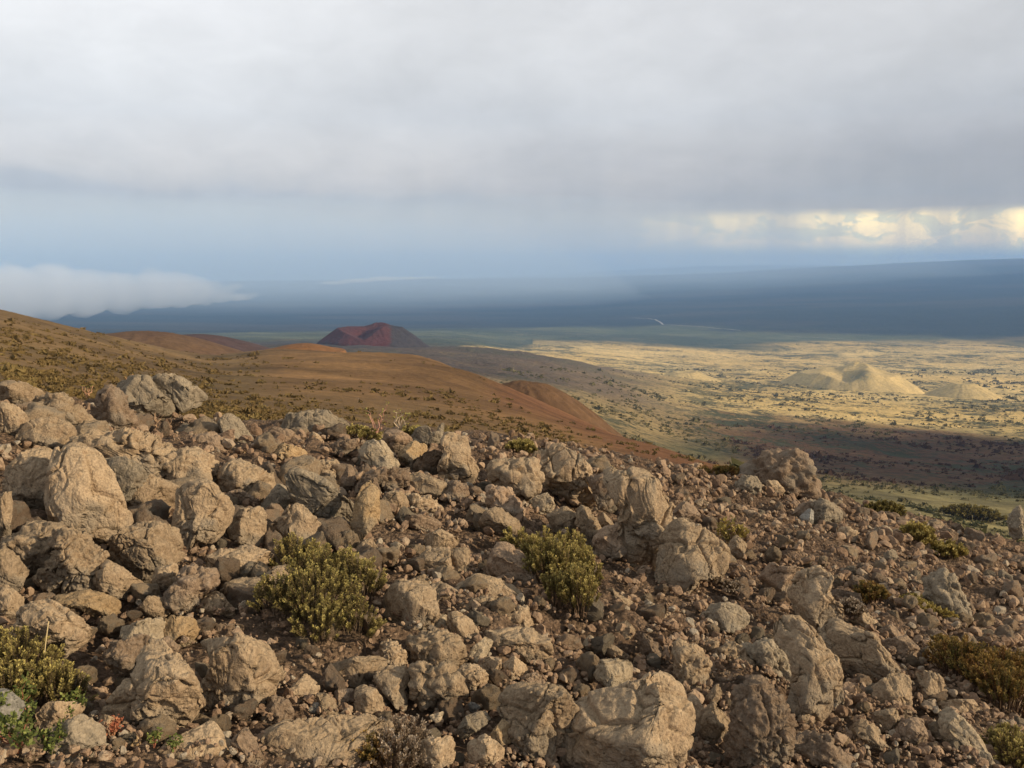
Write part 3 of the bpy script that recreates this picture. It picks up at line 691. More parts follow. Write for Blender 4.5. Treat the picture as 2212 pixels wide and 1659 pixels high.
# crop | outline | style | tone | thickness | label
ROCKS = '''
A|930 290 1050 215 1160 230 1210 330 1310 440 1390 490 1250 560 1060 520 960 430|m|grey|.9|weathered grey boulder on the left skyline, the shaded half of the split pair
A|1170 250 1240 200 1350 205 1420 240 1500 310 1580 380 1530 440 1400 485 1330 400 1240 320|b|grey|.8|smooth pale grey boulder on the left skyline, leaning on its darker grey neighbour
A|770 350 860 285 930 350 960 470 1010 560 1060 660 950 680 700 640 720 520 800 460|c|brown|.8|knobbly brown spire standing just left of the grey skyline boulders
A|290 400 400 360 500 380 560 460 650 530 720 600 700 690 560 640 420 560 300 490|c|tan|.8|craggy tan crest rock on the far left, below the dry slope
A|0 430 90 430 170 500 215 600 150 700 0 710|m|tan|.9|rounded sandy boulder cut by the left frame edge, under the brown slope
A|160 660 250 560 400 540 520 600 560 690 420 780 300 770 200 750|b|tan|.8|smooth grey-tan slab lying between crags at the far left
A|0 270 100 250 200 280 330 370 200 450 60 440 0 420|m|tan|.9|topmost tan boulder at the left frame edge
A|90 900 250 800 380 770 465 830 470 950 420 1050 405 1200 380 1330 150 1340 60 1200 70 1050|b|tan|.8|tall tan block left of the long dark crack in the left outcrop
A|480 860 560 690 680 740 790 860 850 1000 920 1200 960 1350 900 1560 650 1500 440 1350 405 1150 430 1000|m|tan|.8|huge tan block right of the long dark crack, its top dusted grey
A|770 860 950 850 1100 940 1140 990 1060 1120 1010 1310 930 1330 890 1180 810 1010|m|grey|.9|grey cracked block in the middle of the left outcrop
A|980 990 1130 970 1340 1080 1395 1130 1335 1290 1180 1345 1040 1335 960 1230 940 1050|m|tan|1.0|bright jutting tan block with a dark grey left cheek
A|590 660 760 620 900 640 1000 650 1100 720 1250 800 1400 870 1440 950 1350 1060 1130 970 960 860 800 770|c|tan|.6|long lumpy tan ridge running down across the left outcrop
A|1240 830 1430 800 1560 800 1655 900 1655 1000 1570 1080 1400 1100 1270 1010|c|tan|.9|lumpy rounded head rock at the right end of the left outcrop
A|1390 1050 1600 1020 1700 1140 1785 1230 1740 1380 1640 1490 1500 1460 1420 1580 1340 1400 1390 1200|b|tan|.7|broad tan face below the lumpy head rock
A|890 1460 1000 1380 1180 1350 1340 1410 1390 1510 1370 1660 1220 1780 1080 1800 1000 1745 900 1650|m|tan|1.0|large rounded tan boulder with a bluish stain, below the bright jutting block
A|60 1450 250 1390 430 1415 475 1560 350 1720 150 1720 40 1600|c|tan|.9|lumpy boulder in the lower left outcrop, covered with small knobs
A|470 1480 600 1390 700 1520 795 1640 650 1870 480 1850 330 1730 460 1600|c|tan|.9|overhanging cracked boulder above the dark hollow at the left
A|1480 680 1650 650 1740 720 1790 770 1840 840 1600 860 1500 790|m|brown|.8|flat brown rock behind the lumpy head rock
A|1810 830 1870 750 1960 800 1910 850 1850 865|b|ochre|.9|small orange wedge stone above the craggy middle boulders
A|1690 970 1800 865 1900 885 2050 965 2095 1040 2045 1140 1980 1160 1860 1090 1760 1100|c|tan|.9|craggy boulder with a shadowed mouth right of the left outcrop
A|1985 710 2110 610 2240 640 2330 740 2330 790 2140 800|b|pink|.9|pinkish wedge boulder with a grey foot near the slope edge
A|1700 570 1780 495 1850 555 1940 700 1960 760 1850 770 1740 690|b|grey|.8|smooth grey hump at the foot of the olive slope
A|1840 1260 2000 1230 2045 1300 2035 1430 1980 1560 1850 1510 1770 1400|b|tan|.8|plain tan block left of the dark gap under the long slab
A|1720 1130 1850 1090 2030 1220 1960 1265 1830 1260 1740 1240|b|brown|.8|brown sloping slab below the craggy boulder with the mouth
A|-20 1070 60 1100 95 1200 70 1350 50 1510 -20 1520|m|tan|.9|narrow tan block at the left frame edge in the outcrop
A|-20 1540 120 1560 210 1700 130 1870 -20 1830|m|tan|.9|tan boulder at the left frame edge above the grass stem
B|180 840 290 735 440 785 465 835 360 885 240 900|m|ochre|.9|orange-tan boulder below the pinkish wedge
B|325 940 420 910 470 965 650 1050 745 1160 825 1250 832 1320 790 1455 640 1445 520 1280 360 1110|b|grey|.6|long diagonal grey-tan slab leaning over the triangular dark gap
B|135 1190 250 1055 330 1085 412 1160 300 1270 160 1325|b|grey|.7|flat-faced rock on the left shoulder of the triangular dark gap
B|170 1400 290 1290 400 1190 540 1330 605 1445 580 1550 400 1510 300 1450|b|tan|.5|low tan slab under the triangular dark gap
B|800 1470 850 1180 920 1050 980 1040 1030 1150 1022 1320 950 1400 820 1520|b|ochre|.6|tall upright orange-tan slab beside the long diagonal one
B|1025 1200 1130 1105 1210 1125 1255 1200 1190 1300 1040 1330|b|tan|.9|square yellowish block right of the upright slab
B|915 1010 1000 995 1035 1100 1020 1200 925 1200|m|brown|.9|dark stub wedged between the upright slab and the square block
B|835 750 960 715 1060 725 1130 825 1175 900 1130 955 1010 970 950 900 880 815|b|pale|.8|light oval boulder with a crack along its left side, below the skyline twigs
B|670 750 760 695 840 735 830 800 760 845 690 810|c|brown|.9|dark knobbly lump left of the light oval boulder
B|1060 700 1100 635 1180 635 1275 690 1265 745 1190 835 1120 785|b|pink|.9|dusky round boulder at the foot of the bare skyline twigs
B|1185 800 1290 720 1395 755 1385 820 1250 915 1195 880|b|ochre|1.0|smooth yellow stone resting in the middle of the skyline rocks
B|1275 705 1320 620 1405 600 1430 655 1480 640 1500 745 1420 760 1340 740|m|grey|.6|jagged grey fin just behind the smooth yellow stone
B|1460 690 1490 600 1520 555 1535 570 1522 650 1500 745 1470 745|b|grey|.7|thin grey shard pointing up on the skyline
B|1515 715 1570 660 1700 705 1725 830 1785 925 1775 990 1705 1045 1610 1025 1500 1015 1495 900 1540 820|m|tan|.9|tall upright boulder with a dark vertical notch at the middle skyline
B|1245 945 1280 885 1400 800 1520 790 1560 900 1490 965 1330 970|b|brown|.7|slanting brown slab propped against the notched boulder
B|1245 1000 1330 960 1530 1035 1565 1180 1480 1190 1380 1125 1260 1115|b|tan|.7|broad flat stone below the slanting brown slab
B|1200 1225 1290 1125 1430 1165 1505 1240 1480 1300 1300 1290|c|tan|.8|craggy yellowish rock right of the square block
B|1175 1295 1340 1285 1485 1330 1505 1400 1380 1415 1250 1365|b|brown|.5|flat brown slab lying over the rubble pocket
B|1385 1450 1500 1400 1645 1480 1600 1545 1400 1545|b|tan|.9|wedge with a sunlit right face above the two-tone block
B|1125 1510 1200 1485 1232 1510 1185 1620 1120 1610|b|pale|.8|small upright pale stone in the rubble pocket
B|825 1580 900 1495 960 1475 1025 1560 1015 1650 850 1630|m|tan|.9|lumpy stone at the top right of the big olive bush
B|1310 1630 1400 1560 1560 1545 1585 1745 1450 1765 1320 1710|b|tan|.8|two-tone flat block in the centre, left half
B|1575 1560 1725 1535 1715 1735 1590 1745|b|tan|.7|upright tan block joined to the two-tone flat one
B|280 630 350 510 490 485 640 515 770 580 785 630 600 660 420 650|c|grey|.8|crumbly grey mound at the slope edge above the middle rocks
B|470 700 520 645 565 675 612 745 520 760|m|tan|.9|small tan rock below the crumbly grey mound
B|465 960 540 895 680 875 765 970 700 1020 600 1030|c|tan|.8|lumpy tan rock above the long diagonal slab
B|735 1010 800 900 832 930 842 1020 810 1095 745 1090|b|brown|.8|dark brown pointed wedge left of centre
B|840 1140 930 955 1060 935 1245 925 1245 1065 1140 1100 1000 1030 930 1070|c|brown|.7|cindery brown mass below the light oval boulder
B|1505 1085 1600 1025 1705 1060 1715 1135 1620 1190 1545 1160|c|brown|.9|dark cindery lump below the notched boulder
B|1800 1340 1860 1245 1960 1235 2115 1350 2090 1440 1880 1435|b|tan|.8|rounded smooth tan rock behind the centre-right bush
F|1845 190 1880 60 1950 -75 2050 -50 2150 30 2200 120 2240 260 2130 300|b|pink|.8|angular pinkish block in front of the centre-right bush
C|-10 900 150 865 280 855 355 950 345 1085 255 1205 200 1155 120 1110 20 1090|c|tan|.8|broad craggy grey-tan boulder at the head of the centre-right bush
C|-20 1080 130 1085 205 1200 245 1300 200 1340 60 1270 -20 1210|c|pink|.8|reddish knobbly rock under the broad craggy boulder
C|325 1110 395 900 420 790 520 745 680 840 745 920 785 1080 815 1200 790 1245 640 1240 555 1150 440 1090 380 1130|m|tan|.8|big leaning craggy boulder with a dark hollow beneath, left of the pillar
C|275 1195 330 1155 440 1115 482 1210 460 1280 330 1270|m|pale|.9|small bright rock in front of the leaning boulder's hollow
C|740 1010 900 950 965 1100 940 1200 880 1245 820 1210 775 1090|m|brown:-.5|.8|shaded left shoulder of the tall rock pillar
C|925 900 960 845 1030 812 1120 862 1250 870 1318 930 1298 1050 1255 1105 1330 1150 1385 1190 1368 1300 1340 1430 1310 1640 1275 1755 1100 1770 900 1715 960 1500 985 1380 1000 1260 930 1140 885 1010|m|tan|.8|tall craggy rock pillar with a rounded grey head, highest rock right of centre
C|790 1460 860 1395 1010 1350 1085 1450 1045 1570 960 1650 810 1610|b|pink|.8|pinkish face at the lower left of the rock pillar
C|1320 1420 1450 1340 1620 1395 1740 1475 1815 1560 1785 1650 1765 1745 1600 1770 1540 1860 1480 1935 1300 1905 1280 1760|m|tan|.8|wide rounded boulder leaning on the right side of the rock pillar
C|1375 1320 1470 1185 1550 1215 1605 1290 1500 1365 1400 1370|b|brown|.7|dark striped slab on top of the wide rounded boulder
C|1815 1550 1880 1445 1965 1510 1935 1620 1860 1600|m|tan|1.0|single tan boulder at the left rim of the rubble field
C|430 1290 560 1225 652 1280 662 1375 600 1440 480 1410|b|tan|.8|smooth tan hump between the leaning boulder and the bush
C|655 1235 690 1225 780 1315 855 1410 845 1510 760 1550 690 1410|c|tan|.8|narrow knobbly rock left of the pillar's foot
C|815 1340 860 1265 955 1375 900 1420|m|tan|.9|small blunt stone against the pillar's left shoulder
D|10 620 60 460 200 380 340 335 480 355 525 450 590 530 605 640 400 660 200 640|c|brown|.8|dark crumbling outcrop on the right skyline with a yellow shrub in front
D|-10 570 60 515 140 525 175 600 150 660 50 665|c|grey|.9|knobbly grey lump left of the dark crumbling outcrop
D|225 555 300 550 365 620 310 680 245 650|m|tan|.9|rough rock at the foot of the dark crumbling outcrop
D|482 835 550 765 582 785 582 870 540 905|b|blue|.6|light grey triangular slab in the rubble field
D|580 740 640 695 740 725 805 800 780 855 640 905 585 880|m|grey|.9|fissured grey boulder right of the light triangular slab
D|425 825 480 735 575 705 582 765 500 840|m|brown|.8|brown rock behind the light triangular slab
D|1145 830 1200 820 1238 850 1230 875 1190 865|b|blue|.6|pale grey flat stone below the dark round shrub
D|1055 955 1130 895 1205 955 1180 995 1090 990|c|grey|.9|round grey knob left of the twin yellow shrubs
D|785 935 850 905 925 950 900 1015 810 1005|c|tan|.9|round knobbly stone in the middle of the rubble field
D|1135 1115 1200 1075 1235 1130 1190 1175 1140 1160|m|grey|.9|pale blunt stone below the twin yellow shrubs
D|1550 965 1600 905 1695 950 1665 1010 1580 1010|m|brown|.9|dark rock under the right skyline, behind the twin shrubs
D|2100 860 2130 790 2165 755 2190 830 2200 950 2160 1010 2110 960|c|grey|.8|upright grey knob at the right frame edge on the skyline
H|175 190 265 95 340 115 440 110 525 85 495 160 405 260 400 330 300 350 225 285|b|pink|.7|reddish-brown flat rock below the rubble field
H|400 320 450 230 520 145 650 115 705 200 685 300 775 380 805 470 775 545 700 570 655 690 560 610 490 510|b|tan|.6|smooth tan slab with a sharp crest, head of the long right spine
H|655 610 720 535 870 595 1030 645 1185 800 1235 920 1185 1005 1045 1065 900 935 780 860 690 710|b|tan|.7|long tan slab bridging the black hole at the lower right
H|300 690 340 560 430 495 560 600 690 760 780 900 770 1000 705 1160 645 1310 520 1350 400 1210 455 950 390 800|b|tan|.6|massive tan flank of the long right spine
H|670 950 740 765 785 860 800 1000 832 1200 760 1230 695 1130|b|tan|.4|thin upright blade on the left side of the black hole
H|-20 760 150 715 330 725 375 880 445 960 310 1035 200 955 30 945|c|grey|.8|grey knobbly rock left of the long right spine
H|1055 1070 1190 950 1260 925 1315 980 1335 1245 1260 1290 1130 1225 1055 1135|b|tan|.8|light square block right of the black hole
H|1065 1250 1210 1195 1245 1280 1195 1400 1105 1390|b|tan|.9|small block under the light square one
H|1245 1370 1330 1275 1410 1265 1455 1400 1420 1490 1330 1510 1260 1440|m|brown|.9|split brown stone right of the small block
H|1380 960 1500 920 1565 960 1612 1060 1570 1170 1520 1220 1450 1135 1430 1010|b|tan|.9|curved tan stone left of the rusty bush
H|1550 1190 1700 1140 1800 1125 1875 1220 1760 1290 1600 1250|b|tan|.5|low smooth slab running under the rusty bush
H|1560 1300 1640 1245 1800 1345 1920 1500 1985 1580 1890 1670 1780 1650 1680 1510 1590 1470|b|pale|.6|long pale slab pointing at the lower right corner
H|865 1400 960 1305 1060 1335 1185 1505 1100 1515 1000 1460|b|tan|.7|tilted flat rock below the black hole
H|865 530 930 465 1010 475 1115 560 1070 610 960 590|m|tan|.8|flat-bottomed rock above the long bridging slab
H|1085 620 1180 550 1285 640 1275 680 1120 690|m|brown|.9|brown rock right of the flat-bottomed one
H|1130 710 1290 640 1400 735 1395 850 1240 870 1140 810|m|brown|.8|large dim rock above the light square block
H|1420 790 1550 735 1680 765 1735 860 1540 865 1440 850|c|brown|.8|craggy brown rock left of the olive bush at the right edge
H|1440 220 1560 165 1680 215 1740 330 1785 440 1780 520 1600 470 1500 370|c|grey|.7|broad knobbly grey-brown ridge in the right rubble field
H|1460 620 1540 585 1612 690 1560 715 1480 690|m|brown|.9|dark-bottomed rock below the small yellow shrub patch
H|-30 1150 150 1030 300 1140 415 1300 405 1500 250 1680 -30 1680|c|brown|.8|clinkery brown mound at the bottom right of centre
H|420 1480 560 1390 700 1440 825 1570 805 1680 480 1680|c|brown|.8|clinkery lump at the bottom edge, right of the larger mound
H|1915 1500 2000 1450 2095 1570 2000 1600|b|brown|.8|dull wedge beside the tip of the long pale slab
E|710 200 760 110 840 45 950 125 1112 290 1108 370 1080 412 930 345 800 275|b|tan|.9|oblong tan block bridging the dark hollow at the left
E|1175 290 1210 110 1375 105 1355 225 1222 350|b|tan|.8|wedge pointing down right of the oblong block
E|1505 415 1580 325 1690 305 1805 490 1745 532 1600 485|b|tan|.9|triangular tan stone below the broad left slabs
E|1250 345 1380 255 1400 150 1500 105 1612 165 1662 290 1560 325 1480 425 1400 475 1270 405|c|brown|.8|dark pitted rock left of the triangular stone
E|1095 405 1150 335 1230 345 1305 470 1240 505 1160 485|m|tan|.9|small stone under the wedge that points down
E|1260 540 1330 485 1522 525 1502 690 1420 718 1310 695|b|ochre|.9|yellowish square block beside the black slot
E|955 600 968 548 1190 505 1275 515 1295 640 1230 705 1140 665 990 700|b|pale|.8|white-grey stone lying on top of the pyramid rock
E|1120 760 1150 665 1230 700 1385 860 1485 1050 1515 1230 1400 1355 1220 1458 1080 1440 1045 1345 930 1305 825 1180 850 1110 1060 905|b|tan|.8|big pyramid-shaped tan boulder at the lower left
E|815 800 900 675 1140 665 1130 765 1060 905 950 930|c|brown|.7|dark crumbly rock behind the pyramid boulder's left edge
E|1590 700 1640 655 1850 675 1985 715 2085 800 2165 970 2095 1085 2045 1235 1870 1275 1640 1318 1555 1180 1580 1000 1690 800|m|tan|1.0|big rounded pitted boulder right of the pyramid rock
E|-20 250 70 260 165 370 150 505 -20 490|b|tan|.8|flat tan face at the left edge above the olive shrub
E|180 430 280 375 400 365 540 500 695 680 440 815 300 705 160 565|b|tan|.6|large flat slab slanting above the lower left shrub
E|455 300 700 285 885 375 915 440 820 525 740 515 630 410 500 345|m|ochre|.8|yellowish rock sunk in the dark hollow
E|1170 1570 1330 1425 1640 1335 1705 1450 1835 1575 1700 1650 1400 1655|b|tan|.5|flat slab in the bottom left foreground below the pyramid rock
E|1755 1405 1880 1335 1965 1450 2045 1670 1900 1680 1820 1525|b|brown|.5|thin dark slab on edge at the bottom, left of the bottom ledge
E|-20 1040 80 1075 175 1200 100 1335 -20 1360|b|blue|.8|smooth bluish-grey rock at the left frame edge behind green leaves
E|410 1340 640 1275 785 1400 785 1600 560 1680 390 1520|m|grey|.8|mossy grey boulder in the bottom left corner
E|240 1210 400 1150 645 1205 560 1310 330 1340|b|tan|.8|smooth tan rock under the left shrub
E|965 1500 1010 1375 1075 1440 1082 1545 1000 1565|b|ochre|.9|small ochre stone standing beside the black notch at the bottom left
E|745 1315 800 1245 885 1290 850 1355|m|tan|.9|little stone beneath the thin dead stems
E|1235 670 1300 645 1385 740 1310 795|b|brown|.8|small reddish stone between the pale stone and the square block
E|1610 60 1700 -40 1860 -60 2060 0 2112 90 2045 195 1900 185 1660 190|b|tan|.6|broad tan slab above the triangular stone
E|1695 330 1810 190 2060 195 2110 105 2212 110 2305 250 2270 335 2000 395 1830 455 1725 405|b|tan|.7|broad rounded slab touching the left side of the big olive bush
E|1545 590 1700 545 1900 575 1905 665 1700 690|b|brown|.6|low brown slab in front of the broad rounded one
F|1085 300 1190 225 1330 230 1435 270 1465 420 1475 490 1390 630 1200 680 1115 645 1080 500|b|tan|1.0|big cube-like boulder right of the big olive bush
F|1385 640 1430 535 1540 475 1575 540 1545 625 1460 650|m|pale|.8|pale fragment leaning on the right of the cube-like boulder
F|1430 260 1510 225 1610 285 1715 350 1640 450 1520 465 1450 380|b|tan|.8|flattish rock behind the cube-like boulder
F|1285 195 1380 165 1445 230 1300 235|m|tan|.8|low stone above the cube-like boulder
F|1640 255 1780 165 1970 215 2135 310 2155 400 2060 455 1950 400 1780 375 1680 325|b|tan|.8|large tan block with a bright right end, left of the centre-right bush
F|1665 430 1780 365 1920 365 1965 410 1900 515 1820 560 1715 525|c|tan|.9|knobbly round rock under the large bright-ended block
F|1565 475 1640 460 1745 530 1795 620 1700 735 1620 665 1560 565|b|tan|.8|smooth angular rock below the knobbly round one
F|1915 475 2000 415 2150 435 2205 520 2190 605 2090 605 2050 635 1960 565|c|tan|.9|lumpy tan rock under the bright end of the large block
F|1265 695 1370 635 1560 645 1675 740 1695 860 1560 915 1430 905 1270 835|c|tan|.9|knobbly clinker boulder below the cube-like one
F|1245 900 1370 865 1470 895 1590 885 1665 990 1665 1080 1500 1135 1370 1215 1330 1135 1275 1060|c|tan|.9|jagged clinker boulder with an open mouth, second below the cube-like one
F|1685 835 1760 725 1860 655 1905 710 1805 865 1740 895|b|pale|.9|finger-shaped pale stone slanting up to the right
F|1785 905 1860 805 1965 825 1965 975 1860 945|b|tan|.9|small cube stone right of the finger-shaped one
F|1635 980 1680 885 1780 895 1872 950 1830 1045 1700 1055|c|tan|.9|knobbly stone below the small cube stone
F|595 960 640 875 740 835 830 815 1082 828 1072 905 980 1005 820 1035 650 1035|m|tan|.9|long loaf-shaped rock just below the big olive bush
F|985 955 1090 885 1230 895 1255 1000 1215 1060 1255 1195 1160 1185 1080 1085|b|tan|.7|bent saddle-shaped rock right of the loaf-shaped one
F|850 1060 900 1025 1000 1065 1065 1160 1050 1250 845 1250|b|tan|.8|plain block below the loaf-shaped rock
F|275 1105 400 1005 460 945 545 1030 555 1100 440 1185 330 1225 260 1145|b|tan|.8|step-shaped block at the foot of the rounded pitted boulder
F|115 1290 200 1115 300 1165 355 1285 200 1340|c|brown|.9|rough dark stone left of the bottom ledge
F|555 1095 600 1075 680 1145 715 1265 560 1290|m|tan|.9|rounded stone above the bottom ledge
F|475 1205 530 1160 592 1168 552 1265 488 1255|b|blue|.9|small bluish-white stone above the bottom ledge
F|735 1235 790 1195 835 1290 780 1315|m|tan|.9|knuckle-sized stone on the back rim of the bottom ledge
F|100 1410 200 1315 420 1285 700 1285 930 1305 1085 1325 1110 1450 960 1530 930 1680 250 1680 150 1510|m|tan|.6|long pale-topped ledge along the bottom edge
G|-30 620 180 585 300 595 440 660 445 830 310 905 150 810 -30 790|b|tan|.8|large smooth rounded boulder in the centre, half in soil
F|1615 1380 1700 1265 1830 1225 1885 1290 1800 1355 1680 1425|b|grey|.7|tapered grey slab lying on the gravel at the bottom centre
F|1895 1395 1980 1295 2068 1335 2062 1445 1940 1485|b|ochre|.9|small ochre boulder at the left foot of the spiny bottom mass
F|1715 1475 1850 1410 1975 1500 1985 1575 1840 1650 1730 1590|b|tan|.9|angular rock at the bottom edge right of the dry bush
F|1415 1252 1532 1228 1482 1325|b|pale|.5|white triangular chip on the gravel
F|1695 1195 1740 1145 1815 1190 1758 1232|b|blue|.8|blue-grey pebble on the gravel
F|1360 1450 1600 1430 1600 1600 1500 1650 1310 1620|m|tan|.8|rough tan rock behind the dry grey bush
F|-20 1400 70 1475 135 1680 -20 1680|b|brown|.7|dark slab end at the bottom edge left of the ledge
F|690 1060 830 1055 825 1155 700 1175|b|brown|.8|dark small block in the shade of the loaf-shaped rock
F|1045 700 1130 672 1235 780 1225 865 1140 898 1060 825|c|tan|.9|knobbly rock between the big bush and the clinker boulders
G|50 1150 150 1050 330 1030 560 1075 640 1200 615 1285 545 1360 525 1440 440 1565 250 1550 140 1445 100 1300|m|tan|.8|pale spiny-topped boulder left of the black gap at the bottom
G|520 1570 590 1375 640 1220 750 1145 980 1080 1080 1015 1200 985 1290 970 1330 925 1400 1000 1485 1080 1530 1280 1490 1440 1445 1630 1300 1720 600 1720|b|tan|.75|huge tilted slab with a sharp crest at the bottom centre, facing the camera
G|1485 1165 1560 1105 1625 1200 1605 1320 1560 1450 1490 1405|b|tan|.8|narrow upright rock right of the huge slab
G|1610 1405 1640 1225 1710 1165 1845 1310 1775 1425 1700 1465|b|tan|.8|kite-shaped rock with a notch, right of the bottom slab
G|1645 1130 1700 1060 1740 1005 1775 1080 1705 1200|m|tan|.8|knuckle-like neck above the kite-shaped rock
G|800 960 840 845 1040 815 1075 870 1072 970 1000 1015 930 1105 865 1005|b|pale|.9|sharp-edged pale block with a flat top above the huge slab
G|865 765 930 715 1075 800 1062 835 930 815|b|tan|.8|bright wedge behind the sharp-edged pale block
G|965 565 1040 530 1115 600 1092 665 1010 715 968 670|b|tan|1.0|round tan stone below the foot of the centre-right bush
G|1105 515 1230 425 1330 465 1495 560 1482 615 1400 655 1260 625 1115 605|c|tan|.8|long low craggy rock right of the round tan stone
G|855 345 920 285 1000 335 1105 390 1115 470 1030 525 930 485 895 440|m|tan|.9|rough rock at the right foot of the centre-right bush
G|1105 665 1200 635 1315 740 1385 850 1370 925 1290 905 1180 805|m|brown|.8|grooved brown rock sloping down right of centre
G|1455 655 1510 575 1575 600 1615 690 1560 755 1480 715|b|brown|.9|smooth dark brown stone with a flat face
G|1395 755 1450 705 1600 735 1675 830 1665 950 1600 1075 1480 1060 1425 900|c|tan|.8|tall lumpy rock below the smooth dark brown stone
G|1640 670 1750 685 1745 815 1645 765|c|tan|.9|small rough rock right of the smooth dark brown stone
G|1745 765 1850 715 1955 760 2025 870 1990 955 1860 935 1755 855|c|tan|.9|clinker knob right of the tall lumpy rock
G|1685 905 1780 915 1945 965 1955 1035 1770 1048 1695 985|c|brown|.8|dark clinker lump under the clinker knob
G|1615 525 1700 415 1830 385 1955 435 1975 520 1870 605 1770 595 1680 585|b|grey|.7|low smooth grey mound on bare soil right of centre
G|695 705 760 635 835 700 815 745 740 745|b|pale|.8|grey-white stone on the soil under the bush
G|1085 865 1130 785 1195 850 1155 885|m|tan|.9|small stone between the pale block and the grooved rock
G|85 870 170 805 262 870 302 930 120 985|b|tan|.8|faceted rock below the large smooth rounded boulder
G|200 965 340 925 465 1040 300 1065|m|brown|.8|rock with a round pit behind the pale spiny-topped boulder
'''
for ln in ROCKS.strip().splitlines():
    c, pts, st, tone, th, lab = ln.split('|')
    tone, _, ds_ = tone.partition(':')
    if st == 'm' and c in 'ABCEF': st = 'b'
    traced_rock(crop(c, pts), st, tone, float(th), lab, dshift=float(ds_ or 0))
# ------------------------------------------------------------------ loose stones
rng = np.random.default_rng(11)
def in_poly(P, x, y):
    a = P; b = np.roll(P, -1, 0); c = False
    m = ((a[:, 1] > y) != (b[:, 1] > y)) & (x < (b[:, 0]-a[:, 0])*(y-a[:, 1])/(b[:, 1]-a[:, 1]+1e-9)+a[:, 0])
    return bool(m.sum() & 1)
def covered(x, y): return any(in_poly(P, x, y) for P in POLYS if P[:, 0].min() < x < P[:, 0].max() and P[:, 1].min() < y < P[:, 1].max())
def edge_row(x): return float(np.interp(x, [0, 200, 450, 700, 900, 1106, 1300, 1500, 1750, 2000, 2212], [830, 850, 895, 925, 950, 955, 975, 1015, 1060, 1095, 1130]))
def tmpl(n, style, seed, flat):
    V, F = ico(n); r = np.random.default_rng(seed)
    V = V*np.array([1, r.uniform(.65, .95), flat]); w_ = np.array([0, -.6, .8])
    V = cuts(V, w_, style, seed); V = cuts(V, np.array([.5, .5, .7]), style, seed+5)
    V = craggy(V, 1.6, style, seed); V = V-V.mean(0)
    return V/np.abs(V).max(), F
T4 = [tmpl(4, 'bmc'[i % 3], 300+i, [.8, .7, .9, .6][i % 4]) for i in range(12)]
T3 = [tmpl(3, 'bmb'[i % 3], 400+i, [.8, .65, .9, .5][i % 4]) for i in range(14)]
T2 = [tmpl(2, 'b', 500+i, [.8, .6, .7][i % 3]) for i in range(12)]
T1 = [tmpl(1, 'b', 600+i, .7) for i in range(6)]
def rand_rot(r, tilt=.5):
    q = Matrix.Rotation(r.uniform(0, 6.283), 3, 'Z') @ Matrix.Rotation(r.normal()*tilt, 3, 'X') @ Matrix.Rotation(r.normal()*tilt, 3, 'Y')
    return np.array(q)
ST_MESH = []
for i, (V, F) in enumerate(T4):
    for tone in (['tan', 'brown', 'tan', 'pink', 'grey'][i % 5],):
        ST_MESH.append(mesh_np('stone', V, F, M_ROCK[tone]))
CREST = lambda x: float(np.interp(x, [0, 450, 1106, 1500, 2212], [7.6, 8.4, 9.2, 11.5, 12.6]))
spots = []; tries = 0
while len(spots) < 215 and tries < 20000:
    tries += 1
    field = rng.random() < .3
    x = rng.uniform(1560, 2212) if field else rng.uniform(0, 1560); y = rng.uniform(edge_row(x)+14, 1650)
    if covered(x, y): continue
    s = 30+46*rng.random()**1.5 if x < 1500 else rng.uniform(24, 46)
    if any((x-a)**2+((y-b)*1.4)**2 < (s+c)**2*.20 for a, b, c, *_ in spots): continue
    d, gx, gy = hit(x, y)
    if d > CREST(x): continue
    spots.append((x, y, s, d, gx, gy))
for i, (x, y, s, d, gx, gy) in enumerate(spots):
    r = s*.5*d/FPX*1.2
    o = bpy.data.objects.new('stone', ST_MESH[int(rng.integers(len(ST_MESH)))])
    o.location = (gx, gy, float(H(gx, gy)[0])+r*.25); o.scale = (r, r, r)
    o.rotation_euler = Matrix(rand_rot(rng, .45)).to_euler(); link(o)
    if x > 1560: tag(o, 'one of the rough brown stones strewn over the rubble field at the right', 'stone', 'stones of the right rubble field')
    elif x > 800: tag(o, 'one of the loose rough stones filling gaps between the boulders of the middle', 'stone', 'loose stones between the middle boulders')
    else: tag(o, 'one of the loose rough stones filling gaps between the boulders at the left', 'stone', 'loose stones between the left boulders')
# rough blocks packed between the boulders of the left outcrop
k = 0
while k < 34:
    x = rng.uniform(-10, 830); y = rng.uniform(edge_row(x)+25, 1290); s = rng.uniform(70, 125)
    d, gx, gy = hit(x, y)
    if d > CREST(x): continue
    k += 1; r = s*.5*d/FPX*1.1
    o = bpy.data.objects.new('rough_block', ST_MESH[int(rng.integers(len(ST_MESH)))])
    o.location = (gx, gy, float(H(gx, gy)[0])+r*.15); o.scale = (r, r, r)
    o.rotation_euler = Matrix(rand_rot(rng, .5)).to_euler(); link(o)
    tag(o, 'one of the rough tan blocks packed between the big boulders of the left outcrop', 'rock', 'rough blocks packed into the left outcrop')
def bake(name, items, mat, label=None):
    """items: (template, centre, radius, rotation) -> one mesh"""
    Vs, Fs, n = [], [], 0
    for (V, F), c, r, q in items:
        Vs.append((V*r)@q.T+c); Fs.append(F+n); n += len(V)
    o = obj_np(name, np.concatenate(Vs), np.concatenate(Fs), mat, smooth=False); tag(o, label, kind='stuff'); return o
